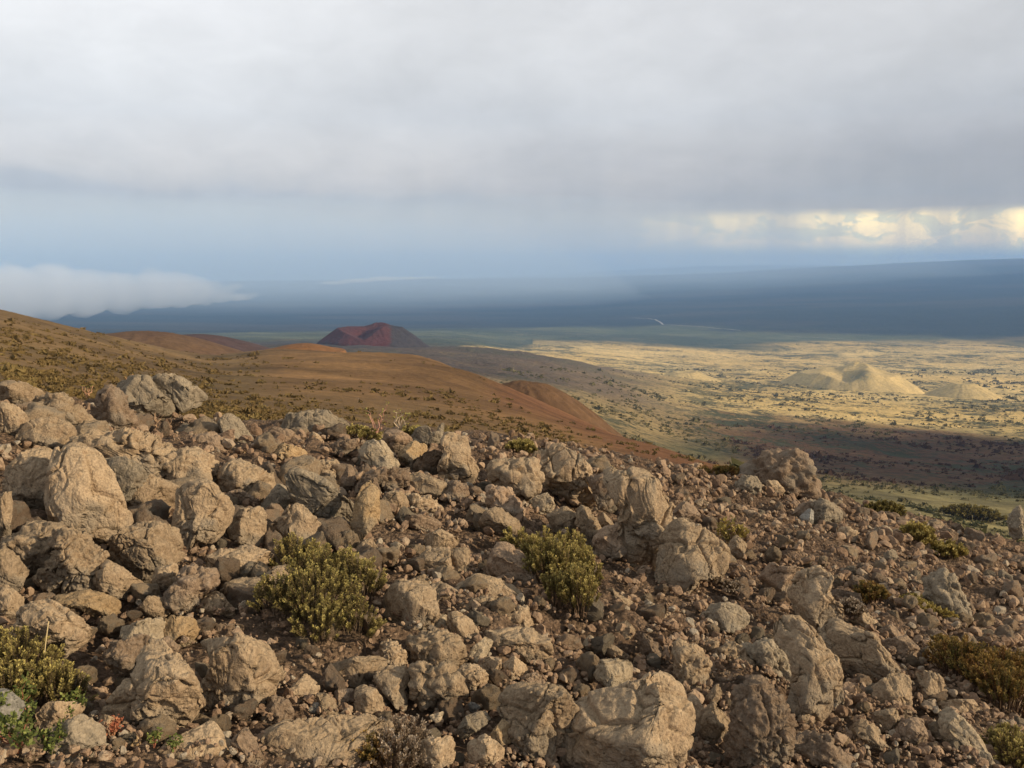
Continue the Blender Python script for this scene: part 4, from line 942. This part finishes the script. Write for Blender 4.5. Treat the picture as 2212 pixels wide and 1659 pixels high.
def rubble_material():
    m, t, b = new_mat('rubble_stone')
    g = t.nodes.new('ShaderNodeNewGeometry'); P = g.outputs['Position']
    c = ramp(t, g.outputs['Random Per Island'], [(0.0, (.18, .117, .075)), (.35, (.235, .158, .103)), (.65, (.285, .198, .131)), (.86, (.335, .24, .16)), (.95, (.31, .25, .18)), (1.0, (.34, .29, .22))])
    n2 = noise(t, P, 40, 4, .65)
    c = mix(t, 1.0, c, ramp(t, n2, [(.3, .7), (.7, 1.25)]), 'MULTIPLY')
    t.links.new(c, b.inputs['Base Color']); bump(t, b, n2, .012, .8); return m
M_RUB = rubble_material()
items = []
def ray_field(n, x0, x1, top, smin, smax, alpha, sc=1.0):
    xs = rng.uniform(x0, x1, n); u = rng.random(n)
    for k in range(n):
        x = xs[k]; e = max(top, edge_row(x)-4); y = e+(1700-e)*u[k]**1.25
        d, gx, gy = hit(x, y)
        if d > CREST(x)+2.0: continue
        s = smin*(1-rng.random()*(1-(smin/smax)**alpha))**(-1/alpha)
        r = s*.5*d/FPX*sc
        t = T3 if s > 13 else T2 if s > 7 else T1
        items.append((t[int(rng.integers(len(t)))], np.array([gx, gy, float(H(gx, gy)[0])+r*.30]), r, rand_rot(rng, .6)))
ray_field(9500, -40, 2250, 0, 4.5, 30, 1.8)
ray_field(3600, 1420, 2260, 0, 8, 34, 1.5)
ray_field(1100, 780, 1300, 0, 9, 30, 1.4)
ray_field(1500, -20, 1560, 0, 15, 36, 1.4)
ray_field(1300, -20, 2240, 1500, 6, 40, 1.4)
ray_field(2200, 2240, 2950, 0, 8, 34, 1.5)
ray_field(1200, -600, -20, 0, 8, 34, 1.5)
bake('rubble', items, M_RUB)

# ------------------------------------------------------------------ plants
def leaf_material(name, sss=.25):
    m, t, b = new_mat(name, .7)
    a = t.nodes.new('ShaderNodeAttribute'); a.attribute_name = 'tint'
    t.links.new(a.outputs['Color'], b.inputs['Base Color'])
    tr = t.nodes.new('ShaderNodeBsdfTranslucent'); t.links.new(a.outputs['Color'], tr.inputs[0])
    mx = t.nodes.new('ShaderNodeMixShader'); mx.inputs[0].default_value = sss
    t.links.new(b.outputs[0], mx.inputs[1]); t.links.new(tr.outputs[0], mx.inputs[2])
    t.links.new(mx.outputs[0], t.nodes['Material Output'].inputs[0]); return m
M_LEAF = leaf_material('leaf'); M_STEM = leaf_material('stem', 0.0)
class Acc:
    def __init__(s): s.V = []; s.F = []; s.C = []; s.n = 0
    def add(s, V, F, C): s.V.append(V); s.F.append(F+s.n); s.C.append(C); s.n += len(V)
    def obj(s, name, mat, parent=None, loc=None):
        C = np.concatenate(s.C); C = np.concatenate([C, np.ones((len(C), 1))], 1)
        V = np.concatenate(s.V)
        return obj_np(name, V, np.concatenate(s.F), mat, parent, loc, smooth=False, attrs={'tint': C})
def leaves(acc, P, Dn, L, W, C, cup=.0):
    """diamond leaves at P pointing along Dn; C per leaf colour"""
    n = len(P); r = rng.normal(size=(n, 3)); S = np.cross(Dn, r); S /= np.linalg.norm(S, axis=1, keepdims=True)+1e-9
    L = np.broadcast_to(L, n)[:, None]; W = np.broadcast_to(W, n)[:, None]
    V = np.stack([P, P+Dn*L*.5+S*W*.5, P+Dn*L, P+Dn*L*.5-S*W*.5], 1).reshape(-1, 3)
    F = np.arange(n*4).reshape(n, 4); acc.add(V, F, np.repeat(C, 4, 0))
def tube(acc, pts, r0, r1, col):
    pts = np.asarray(pts, float); k = len(pts); t = np.gradient(pts, axis=0); t /= np.linalg.norm(t, axis=1, keepdims=True)+1e-9
    a = np.cross(t, [0.31, .2, .93]); a /= np.linalg.norm(a, axis=1, keepdims=True)+1e-9; b = np.cross(t, a)
    rr = np.linspace(r0, r1, k)[:, None]
    ring = [pts+rr*(a*math.cos(q)+b*math.sin(q)) for q in (0, 2.094, 4.189)]
    V = np.stack(ring, 1).reshape(-1, 3); F = []
    for i in range(k-1):
        for j in range(3):
            F.append((i*3+j, i*3+(j+1) % 3, (i+1)*3+(j+1) % 3, (i+1)*3+j))
    acc.add(V, np.array(F), np.tile(np.array(col, float), (len(V), 1)))
STY = {  # leaf base colours, tip colour, stem colour
 'olive': ([(.115, .092, .036), (.155, .122, .048), (.195, .152, .060)], (.54, .45, .15), (.10, .07, .045)),
 'bright': ([(.14, .115, .036), (.195, .155, .048), (.235, .185, .062)], (.52, .43, .15), (.12, .08, .05)),
 'rusty': ([(.15, .095, .030), (.20, .105, .035), (.13, .11, .035)], (.30, .20, .06), (.09, .055, .035)),
 'dark': ([(.06, .052, .020), (.085, .068, .024), (.11, .085, .03)], (.30, .24, .07), (.06, .045, .03)),
 'dry': ([(.14, .095, .055), (.19, .14, .09), (.24, .18, .12)], (.50, .42, .33), (.15, .10, .07)),
 'yellow': ([(.24, .18, .045), (.30, .22, .06), (.19, .15, .05)], (.52, .43, .15), (.13, .09, .05)),
}
def bush(name, label, lobes, sty, twigs, leafn=70, cat='shrub', group=None, finger=.0085, leafsz=.0062, lean=.35):
    """lobes: (base x, base y, width, height) in photo units; twigs share out over the lobes by size"""
    cols, tip, stc = STY[sty]; cols = np.array(cols); tip = np.array(tip)
    lw = np.array([l[2]*l[3] for l in lobes], float); lw /= lw.sum()
    x0, y0 = np.average([l[0] for l in lobes], weights=lw), np.average([l[1] for l in lobes], weights=lw)
    d0, gx0, gy0 = hit(x0, y0); O = np.array([gx0, gy0, float(H(gx0, gy0)[0])-.02])
    root = bpy.data.objects.new(name, None); root.empty_display_size = .1; root.location = tuple(O); link(root); tag(root, label, cat, group)
    A = Acc(); S = Acc()
    for (bx, by, wd, ht), f in zip(lobes, lw):
        d, gx, gy = hit(bx, by); m = d/FPX; Rb = wd*.5*m; Hb = ht*m
        k = max(6, int(twigs*f)); sc = max(1.0, m/.0018)        # coarser leaves far away
        c0 = np.array([gx, gy, 0.0])
        tube(S, np.array([[0, 0, 0.]]*2+[[gx-O[0], gy-O[1], float(H(gx, gy)[0])-O[2]+.01]]*2)*np.array([[.0], [.33], [.66], [1.0]])+np.array([[0, 0, .01]]*4), .004*sc, .003*sc, stc)
        for i in range(k):
            th = rng.uniform(0, 6.283); rr_ = math.sqrt(rng.random()); u = np.array([math.cos(th), math.sin(th), 0])
            base = c0+u*Rb*rr_*.55; base[2] = float(H(base[0], base[1])[0])-.01
            hh = Hb*math.sqrt(max(.12, 1-.80*rr_**2))*rng.uniform(.72, 1.08)
            tipp = base+u*Rb*rr_*.45*rng.uniform(.7, 1.2)+np.array([rng.normal()*.02*Hb, rng.normal()*.02*Hb, hh])
            q = np.linspace(0, 1, 6)[:, None]; pts = base+(tipp-base)*np.concatenate([q**(1+lean), q**(1+lean), q**(.85)], 1)
            pts[1:-1] += rng.normal(size=(4, 3))*.010*Hb
            tube(S, pts-O, .0020*sc, .0009*sc, stc)
            nl = int(leafn*rng.uniform(.7, 1.2)); w_ = rng.random(nl)**.75*.62+.38
            ii = np.clip(w_*5, 0, 4.999); j = ii.astype(int); fr = (ii-j)[:, None]
            P = pts[j]*(1-fr)+pts[j+1]*fr; ax = pts[j+1]-pts[j]; ax /= np.linalg.norm(ax, axis=1, keepdims=True)+1e-9
            side = np.cross(ax, rng.normal(size=(nl, 3))); side /= np.linalg.norm(side, axis=1, keepdims=True)+1e-9
            Dn = ax*.75+side*.75; Dn /= np.linalg.norm(Dn, axis=1, keepdims=True)
            bc = cols[rng.integers(len(cols))]*rng.uniform(.8, 1.2)
            tk = np.clip((w_-.80)/.20, 0, 1)[:, None]*rng.uniform(.35, 1.0)
            C = (bc*(1-tk)+tip*tk)*rng.uniform(.75, 1.25, (nl, 1))
            leaves(A, P+side*finger*sc*.35*rng.random((nl, 1))-O, Dn, leafsz*sc*1.5*rng.uniform(.7, 1.2, nl), leafsz*sc*.75, C)
    A.obj('foliage', M_LEAF, root); S.obj('stems', M_STEM, root)
    return root
bush('shrub', 'large dense olive-green shrub with yellow tips among the boulders left of centre',
     [(640, 1240, 130, 95), (700, 1300, 220, 110), (770, 1330, 150, 105), (680, 1375, 230, 105), (600, 1370, 120, 90), (690, 1420, 160, 80), (770, 1405, 130, 85)], 'olive', 560, 95)
bush('shrub', 'tall airy olive shrub with yellow tips in the middle, left of the rock pillar',
     [(1120, 1180, 110, 62), (1175, 1230, 110, 105), (1215, 1290, 130, 120), (1250, 1352, 110, 110), (1180, 1280, 110, 100), (1265, 1300, 90, 100), (1230, 1245, 110, 110), (1205, 1335, 90, 90)], 'bright', 520, 80)
bush('shrub', 'olive shrub at the left edge with a pale grass stem standing in it',
     [(40, 1440, 190, 100), (110, 1500, 170, 100), (20, 1500, 150, 90)], 'olive', 300, 85)
bush('shrub', 'half-dead greyish shrub with seed heads at the bottom edge', [(870, 1620, 170, 110), (850, 1650, 150, 100)], 'dry', 230, 55)
bush('shrub', 'small olive-brown shrub against the bottom ledge, touching the half-dead shrub', [(800, 1650, 110, 80)], 'rusty', 110, 60)
bush('shrub', 'wide rusty-brown shrub at the right edge near the bottom', [(2080, 1490, 170, 80), (2170, 1560, 160, 90), (2130, 1530, 140, 80), (2180, 1470, 110, 70)], 'rusty', 380, 75)
bush('shrub', 'olive-yellow shrub cut by the bottom right corner', [(2190, 1660, 130, 70)], 'bright', 120, 60)
bush('shrub', 'yellow shrub in front of the dark crumbling outcrop', [(1715, 1070, 95, 50)], 'yellow', 130, 45)
bush('shrub', 'dark round shrub on the skyline above the rubble field', [(1910, 1112, 80, 34)], 'dark', 90, 45)
bush('shrub', 'yellowish shrub in the rubble field, upper of the pair', [(1985, 1178, 80, 45)], 'yellow', 90, 45)
bush('shrub', 'low yellowish shrub in the rubble field, lower of the pair', [(2050, 1200, 75, 30)], 'yellow', 80, 45)
bush('shrub', 'brown-tipped low shrub on the right skyline', [(2100, 1125, 120, 28)], 'dark', 90, 40)
bush('shrub', 'round olive shrub on the middle skyline', [(1125, 982, 70, 36)], 'bright', 90, 45)
bush('shrub', 'olive shrub among the skyline rocks beneath the bare twigs', [(890, 950, 70, 32), (780, 945, 110, 25)], 'bright', 110, 40)
bush('shrub', 'dead dark brown shrub on the soil right of the wide rounded boulder', [(1530, 1285, 60, 36), (1580, 1300, 60, 22)], 'dry', 90, 35)
bush('shrub', 'small olive-brown shrub beside the reddish flat rock', [(1880, 1310, 75, 40)], 'rusty', 80, 45)
bush('shrub', 'little brown bush above the bridging slab', [(1840, 1345, 60, 42)], 'dry', 70, 40)
bush('shrub', 'low patch of yellow shrub on the knobbly grey-brown ridge', [(2010, 1330, 100, 22), (1975, 1310, 70, 20)], 'yellow', 90, 40)
bush('shrub', 'brown-green shrub against the far side of the ridge near the right edge', [(2060, 1440, 110, 60)], 'rusty', 120, 50)
bush('shrub', 'low dry shrub on the edge of the near ground, left of the dark outcrop', [(1560, 1030, 110, 18)], 'rusty', 70, 40)
bush('shrub', 'sparse yellow-leaved shrub growing beside the tan boulder at the rim of the rubble field', [(1580, 1165, 75, 55)], 'yellow', 24, 22, finger=.012, leafsz=.010)
bush('shrub', 'sparse greenish shrub between the leaning boulder and the pillar head', [(1325, 1065, 36, 44)], 'bright', 26, 30)
bush('shrub', 'dry twiggy shrub right of the grey skyline boulders', [(455, 925, 70, 26)], 'dry', 40, 12)
def sprig(label, px, py, ht, n, cols, stem, leaf, spread=.5, nleaf=16, cluster=.5, cat='plant', name='leafy_plant'):
    """branching stems that carry rosettes of broad leaves"""
    d, gx, gy = hit(px, py); m = d/FPX; Hh = ht*m; O = np.array([gx, gy, float(H(gx, gy)[0])])
    root = bpy.data.objects.new(name, None); root.location = tuple(O); link(root); tag(root, label, cat)
    A = Acc(); S = Acc(); cols = np.array(cols)
    for i in range(n):
        th = rng.uniform(0, 6.283); u = np.array([math.cos(th), math.sin(th), 0])
        tp = u*Hh*spread*rng.uniform(.3, 1)+np.array([0, 0, Hh*rng.uniform(.55, 1)])
        q = np.linspace(0, 1, 7)[:, None]; pts = tp*np.concatenate([q, q, q**.7], 1); pts[1:-1] += rng.normal(size=(5, 3))*.035*Hh
        tube(S, pts, .0028*max(1, m/.0018), .0012*max(1, m/.0018), stem)
        for tt in ([pts[-1]] + ([pts[4]] if cluster > .3 else [])):
            Dn = rng.normal(size=(nleaf, 3))*.8+np.array([0, 0, .6]); Dn /= np.linalg.norm(Dn, axis=1, keepdims=True)
            off = rng.normal(size=(nleaf, 3))*leaf*cluster
            if nleaf: leaves(A, tt+off, Dn, leaf*rng.uniform(.7, 1.2, nleaf), leaf*.62, cols[rng.integers(len(cols), size=nleaf)]*rng.uniform(.8, 1.2, (nleaf, 1)))
    if A.n: A.obj('foliage', M_LEAF, root)
    S.obj('stems', M_STEM, root)
GR = [(.12, .145, .040), (.17, .20, .055), (.24, .26, .08), (.10, .12, .035)]; RS = (.25, .10, .06)
sprig('green leafy plant with red stems at the left edge, upper clump', 30, 1560, 90, 7, GR, RS, .016, .8, 26)
sprig('green leafy plant with red stems in the bottom left corner', 40, 1650, 85, 8, GR, RS, .016, .8, 26)
sprig('green rosette plant below the olive shrub at the left, with an orange runner', 150, 1545, 55, 4, GR, RS, .014, .6, 30)
sprig('round green rosette plant near the bottom left corner, right of the corner plant', 120, 1640, 50, 5, GR, RS, .014, .6, 28)
sprig('cluster of coral-red leaves at the lower left', 243, 1625, 42, 7, [(.42, .15, .08), (.48, .21, .11), (.33, .11, .06)], (.3, .15, .08), .011, .6, 16)
sprig('small pair of green sprouts at the bottom edge, left one', 335, 1658, 34, 3, GR, RS, .012, .5, 18)
sprig('small pair of green sprouts at the bottom edge, right one', 380, 1662, 30, 3, GR, RS, .012, .5, 18)
sprig('wispy red-stemmed plant with few yellow leaves on the middle skyline', 815, 945, 78, 6, [(.40, .36, .10), (.30, .30, .10)], (.40, .22, .16), .018, .45, 5)
sprig('thin plant with pale stems and yellow leaves right of the wispy red-stemmed one', 860, 945, 66, 6, [(.42, .38, .11), (.32, .32, .10)], (.42, .33, .24), .018, .6, 5)
sprig('small yellow-green plant on the left skyline before the grey boulders', 190, 862, 36, 5, [(.36, .36, .09), (.26, .28, .07)], (.35, .2, .12), .022, .5, 8)
sprig('yellow-leaved sprig sticking up behind the grey boulders', 278, 835, 34, 3, [(.46, .42, .12)], (.35, .2, .12), .022, .5, 8)
sprig('small green plant at the left edge under the slope', 12, 850, 26, 4, [(.36, .36, .09), (.26, .30, .07)], (.4, .15, .1), .022, .5, 8)
sprig('bare pale twigs below the grey skyline boulders', 335, 925, 40, 8, [(.4, .3, .2)], (.40, .27, .17), .01, .8, 0)
sprig('curly dead stems beside the pyramid boulder', 255, 1545, 50, 5, [(.4, .3, .2)], (.30, .24, .17), .01, .4, 0, cat='twigs', name='dead_stems')
# a single dry grass stem
def stalk():
    d, gx, gy = hit(92, 1440); m = d/FPX; O = np.array([gx, gy, float(H(gx, gy)[0])]); S = Acc()
    q = np.linspace(0, 1, 8)[:, None]; tp = np.array([18*m, 0, 120*m])
    tube(S, tp*np.concatenate([q**1.4, q, q], 1), .0018, .0022, (.50, .40, .22))
    o = S.obj('grass_stem', M_STEM, None, tuple(O)); tag(o, 'single pale dry grass stem rising from the left shrub', 'grass stem')
stalk()

# ------------------------------------------------------------------ low shrubs of the brown slope
def clump(seed, n, k=.55):
    r = np.random.default_rng(seed); th = r.uniform(0, 6.283, n); ph = np.arccos(r.uniform(0.0, 1, n)); R0 = r.uniform(.65, 1.0, n)
    P = np.stack([np.sin(ph)*np.cos(th)*R0, np.sin(ph)*np.sin(th)*R0, np.cos(ph)*R0*k], 1)
    a = r.normal(size=(n, 3))*1.3/math.sqrt(n); b = r.normal(size=(n, 3))*1.3/math.sqrt(n)
    V = np.stack([P+a, P+b, P-a*.7-b*.7], 1).reshape(-1, 3); return V, np.arange(n*3).reshape(n, 3)
def shrub_mat(name, stops):
    m, t, b = new_mat(name); g = t.nodes.new('ShaderNodeObjectInfo'); gg = t.nodes.new('ShaderNodeNewGeometry')
    f = mth(t, 'FRACT', mth(t, 'ADD', g.outputs['Random'], noise(t, gg.outputs['Position'], .9, 2)))
    t.links.new(ramp(t, f, stops), b.inputs['Base Color']); return m
M_SH = shrub_mat('slope_shrub', [(0.0, (.095, .067, .029)), (.4, (.125, .086, .036)), (.7, (.155, .108, .043)), (1.0, (.19, .145, .055))])
CL = [clump(50+i, 110) for i in range(5)]; CLs = [clump(80+i, 26) for i in range(5)]
CM = [mesh_np('slope_shrub', V, F, M_SH, smooth=False) for V, F in CL]
crest_row = lambda x: float(np.interp(x, [0, 235, 446, 600, 800, 905, 1062, 1188, 1300, 1454, 1560, 1700], [664, 721, 776, 750, 763, 765, 820, 856, 906, 976, 1010, 1040]))
cand = []
dens = rng.random((6500, 3))
for k in range(6500):
    x = dens[k, 0]*1620; c = crest_row(x); e = edge_row(x)+20
    if e < c+5: continue
    y = c+(e-c)*dens[k, 1]
    d, gx, gy = hit(x, y)
    if d < 26 or d > 650: continue
    n_ = float(fbm(np.array([[gx*.03, gy*.03, 2.0]]), 3)[0])
    if n_ < -.30+.85*dens[k, 2]-.20: continue
    if x > 560 and y < c+70 and dens[k, 2] < .75: continue
    s = float(np.exp(rng.normal()*.42))*.17*(1+d/150)*min(1, d/60+.3)
    cand.append((s/d, x, y, d, gx, gy, s))
cand.sort(reverse=True)
for q, x, y, d, gx, gy, s in cand[:270]:
    o = bpy.data.objects.new('slope_shrub', CM[int(rng.integers(5))]); o.location = (gx, gy, float(H(gx, gy)[0])-.03)
    o.scale = (s, s*rng.uniform(.7, 1), s*rng.uniform(.7, 1.1)); o.rotation_euler = (0, 0, rng.uniform(0, 6.28)); link(o)
    tag(o, 'one of the low dark olive shrubs dotting the brown slope behind the rocks', 'shrub', 'low shrubs dotting the brown slope')
bake('slope_scrub', [(CLs[int(rng.integers(5))], np.array([gx, gy, float(H(gx, gy)[0])-.02]), s, rand_rot(rng, .1)) for q, x, y, d, gx, gy, s in cand[270:]], M_SH)
# scrub of the valley floor
M_VS = shrub_mat('valley_scrub', [(0.0, (.052, .050, .028)), (.35, (.075, .080, .038)), (.7, (.11, .105, .050)), (1.0, (.20, .165, .075))])
CV = [clump(180+i, 12, .6) for i in range(6)]
N = 17000; xs = rng.uniform(1080, 2260, N); us = rng.random(N); its = []
# rays met in bulk
AA, YY, ZZ = pix_dir(xs, 800+us**1.1*350); hh = np.hypot(AA, YY); te = ZZ/hh
ds = np.exp(np.linspace(math.log(450), math.log(7000), 260)); got = np.full(N, -1.0)
prev = None
for dd_ in ds:
    f = H0(AA/hh*dd_, YY/hh*dd_)-te*dd_
    new = (f > 0) & (got < 0)
    if prev is not None: got = np.where(new & (prev <= 0), dd_, got)
    else: got = np.where(new, -2, got)
    prev = f
ok = got > 500
gx = AA/hh*got; gy = YY/hh*got; jit = rng.uniform(.985, 1.0, N); gx *= jit; gy *= jit
gz = H(gx, gy); nz = fbm(np.stack([gx*.0035, gy*.0035, 0*gx+5], 1), 4); ok &= nz > rng.uniform(-.25, .45, N)
sz = np.exp(rng.normal(size=N)*.45)*(1.0+got/1000*.85)
for k in np.nonzero(ok)[0]:
    its.append((CV[k % 6], np.array([gx[k], gy[k], gz[k]-.2]), sz[k], np.eye(3)))
ra = rng.uniform(float(azim(1590)), float(azim(2330)), 2600); rd = np.exp(rng.uniform(math.log(45), math.log(520), 2600))
qx = np.sin(ra)*rd; qy = np.cos(ra)*rd; qz = H(qx, qy); qn = fbm(np.stack([qx*.02, qy*.02, 0*qx+3], 1), 3)
bake('brush', [(CLs[int(rng.integers(5))], np.array([qx[k], qy[k], qz[k]-.03]), float(np.exp(rng.normal()*.4)*.26*(1+rd[k]/130)), rand_rot(rng, .1)) for k in range(2600) if qn[k] > rng.uniform(-.5, .3)], M_VS)
M_VB = shrub_mat('shaded_brown_scrub', [(0.0, (.060, .038, .028)), (.5, (.095, .055, .038)), (.85, (.14, .080, .045)), (1.0, (.26, .19, .085))])  # scrub of the brown zone, cloud shade put into its darker colour
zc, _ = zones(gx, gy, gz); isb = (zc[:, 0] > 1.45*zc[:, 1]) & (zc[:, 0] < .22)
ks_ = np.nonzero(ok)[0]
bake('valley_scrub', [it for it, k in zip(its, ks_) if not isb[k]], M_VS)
bake('shaded_brown_scrub', [it for it, k in zip(its, ks_) if isb[k]], M_VB)

# ------------------------------------------------------------------ the winding track on the far flank
def road(pts, wid):
    P = []
    for px, py in pts:
        d, x, y = hit(px, py); P.append((x, y))
    P = np.array(P); t = np.linspace(0, len(P)-1, len(P)*12); x = np.interp(t, range(len(P)), P[:, 0]); y = np.interp(t, range(len(P)), P[:, 1])
    dx, dy = np.gradient(x), np.gradient(y); l = np.hypot(dx, dy)+1e-9; nx, ny = -dy/l, dx/l
    A_ = np.stack([x+nx*wid, y+ny*wid], 1); B_ = np.stack([x-nx*wid, y-ny*wid], 1)
    V = []
    for a, b in zip(A_, B_):
        z = max(float(H(*a)[0]), float(H(*b)[0]))+8; V += [(a[0], a[1], z), (b[0], b[1], z)]
    F = [(2*i, 2*i+1, 2*i+3, 2*i+2) for i in range(len(x)-1)]
    m, tt, b = new_mat('track'); b.inputs['Base Color'].default_value = (.36, .35, .33, 1)
    o = obj_np('road', V, F, m, smooth=False); tag(o, kind='structure')
road([(1365, 688), (1400, 689), (1416, 691), (1424, 697), (1432, 703), (1470, 706), (1520, 709), (1570, 713), (1600, 716)], 9)
road([(1700, 727), (1800, 733), (1900, 741), (2000, 750), (2100, 757), (2212, 763)], 6)

# ------------------------------------------------------------------ low cloud banks lying against the flank
def cloud(name, label, blobs, d, dens, seed, depth=.8):
    m = bpy.data.materials.new('cloud_vapour'); m.use_nodes = True; t = m.node_tree; t.nodes.clear()
    o_ = t.nodes.new('ShaderNodeOutputMaterial'); v = t.nodes.new('ShaderNodeVolumePrincipled'); v.inputs['Color'].default_value = (.93, .96, 1, 1)
    v.inputs['Density'].default_value = dens; t.links.new(v.outputs[0], o_.inputs['Volume'])
    Vs = []; Fs = []; n = 0; V0, F0 = ico(4)
    r = np.random.default_rng(seed); root = bpy.data.objects.new(name, None)
    bm_V = []
    for (px, py, rx, ry) in blobs:
        a, yy, zz = pix_dir(px, py); h = math.hypot(a, yy); C = np.array([a, yy, zz])/h*d; s = d/FPX
        V = V0*np.array([rx*s, rx*s*depth, ry*s]); q = V/(ry*s)*1.0+r.uniform(0, 50)
        V = V*(1+(.16 if rx*ry > 1500 else .30)*fbm(q*1.1, 4, .55))[:, None]; Vs.append(V+C); Fs.append(F0+n); n += len(V)
    ob = obj_np(name, np.concatenate(Vs), np.concatenate(Fs), m)
    md = ob.modifiers.new('merge', 'REMESH'); md.mode = 'VOXEL'; md.voxel_size = d/FPX*4
    tag(ob, label, 'cloud', kind='structure'); return ob
CB = []
r_ = np.random.default_rng(4)
for x, top, bot in ((-150, 570, 700), (-60, 572, 695), (30, 580, 690), (110, 578, 684), (190, 588, 680), (260, 592, 674), (330, 590, 668), (385, 590, 664), (430, 602, 659), (475, 622, 654), (515, 634, 650)):
    cy_ = (top+bot)/2; ry = (bot-top)/2
    CB.append((x, cy_, max(ry*1.3, 26), ry))
    for k in range(5): CB.append((x+r_.uniform(-40, 40), top+ry*.45+r_.uniform(-12, 8), 12+ry*.25*r_.random(), ry*r_.uniform(.25, .5)))
cloud('cloud', 'pale cloud bank lying low over the plain at the left', CB, 9000, .0025, 5)
cloud('cloud', 'thin white wisp of cloud against the far flank', [(720, 611, 34, 3.5), (775, 606, 38, 4.5), (830, 602, 36, 5), (880, 601, 34, 3.5), (925, 600, 30, 2.5)], 15000, .003, 9)

# ------------------------------------------------------------------ cumulus above the valley, right of the view: it shades the brown part of the plain
def cumulus():
    m, t, b = new_mat('cumulus_white'); b.inputs['Base Color'].default_value = (.85, .85, .86, 1); r = np.random.default_rng(21)
    Vs = []; Fs = []; n = 0; V0, F0 = ico(4); el_ = math.tan(R(SUN_EL))
    spots_ = [(1500, 1080, 110), (1650, 1040, 150), (1600, 985, 60), (1780, 1010, 160), (1850, 965, 120), (1950, 1020, 190), (2000, 955, 70), (2080, 985, 150), (2130, 1050, 200), (2212, 975, 110), (2260, 1030, 230), (2350, 980, 150), (1750, 955, 50), (1900, 935, 45), (2060, 935, 40)]
    for px, py, w_ in spots_:
        d, x, y = hit(px, py); z = float(H0(x, y)); hgt = 950-z; off = hgt/el_
        C = np.array([x+off*math.sin(R(SUN_AZ)), y+off*math.cos(R(SUN_AZ)), 950.0]); rr = w_*.5*d/FPX*1.6
        V = V0*np.array([rr*1.3, rr*2.4, rr*.28]); V = V*(1+.45*fbm(V/rr*1.3+r.uniform(0, 40), 4, .6))[:, None]
        ob = obj_np('cloud', V, F0, m, loc=tuple(C)); tag(ob, 'fair weather cloud out over the valley right of the view', kind='structure')
cumulus()
# ------------------------------------------------------------------ haze
def haze():
    m = bpy.data.materials.new('haze_air'); m.use_nodes = True; t = m.node_tree; t.nodes.clear()
    o = t.nodes.new('ShaderNodeOutputMaterial'); v = t.nodes.new('ShaderNodeVolumePrincipled')
    v.inputs['Color'].default_value = (.30, .56, 1.0, 1); v.inputs['Density'].default_value = 4.0e-5; v.inputs['Anisotropy'].default_value = -0.25
    t.links.new(v.outputs[0], o.inputs['Volume'])
    x0, x1, y0, y1, z0, z1 = -72000, 72000, -66000, 66000, -2600, 700
    V = [(x, y, z) for z in (z0, z1) for y in (y0, y1) for x in (x0, x1)]
    F = [(0, 2, 3, 1), (4, 5, 7, 6), (0, 1, 5, 4), (2, 6, 7, 3), (0, 4, 6, 2), (1, 3, 7, 5)]
    ob = obj_np('haze', V, F, m, smooth=False); tag(ob, kind='stuff')
haze()
def mist(c0, rad, dens):
    m = bpy.data.materials.new('mist_air'); m.use_nodes = True; t = m.node_tree; t.nodes.clear()
    o = t.nodes.new('ShaderNodeOutputMaterial'); v = t.nodes.new('ShaderNodeVolumePrincipled')
    v.inputs['Color'].default_value = (.78, .90, 1.0, 1); v.inputs['Density'].default_value = dens
    t.links.new(v.outputs[0], o.inputs['Volume'])
    V, F = ico(4); V = V*np.array(rad)*(1+.10*fbm(V*1.6+3, 3))[:, None]
    c, s = math.cos(R(0)), math.sin(R(0)); V = V+np.array(c0)
    ob = obj_np('mist', V, F, m); tag(ob, kind='stuff')
mist([-12000, 16500, -1000], [15000., 7000, 2400], 6.5e-5)
mist([-8000, 18500, -1100], [18500., 6000, 2500], 4.0e-5)
mist([-1000, 21500, -1100], [17000., 5500, 2700], 5.5e-5)
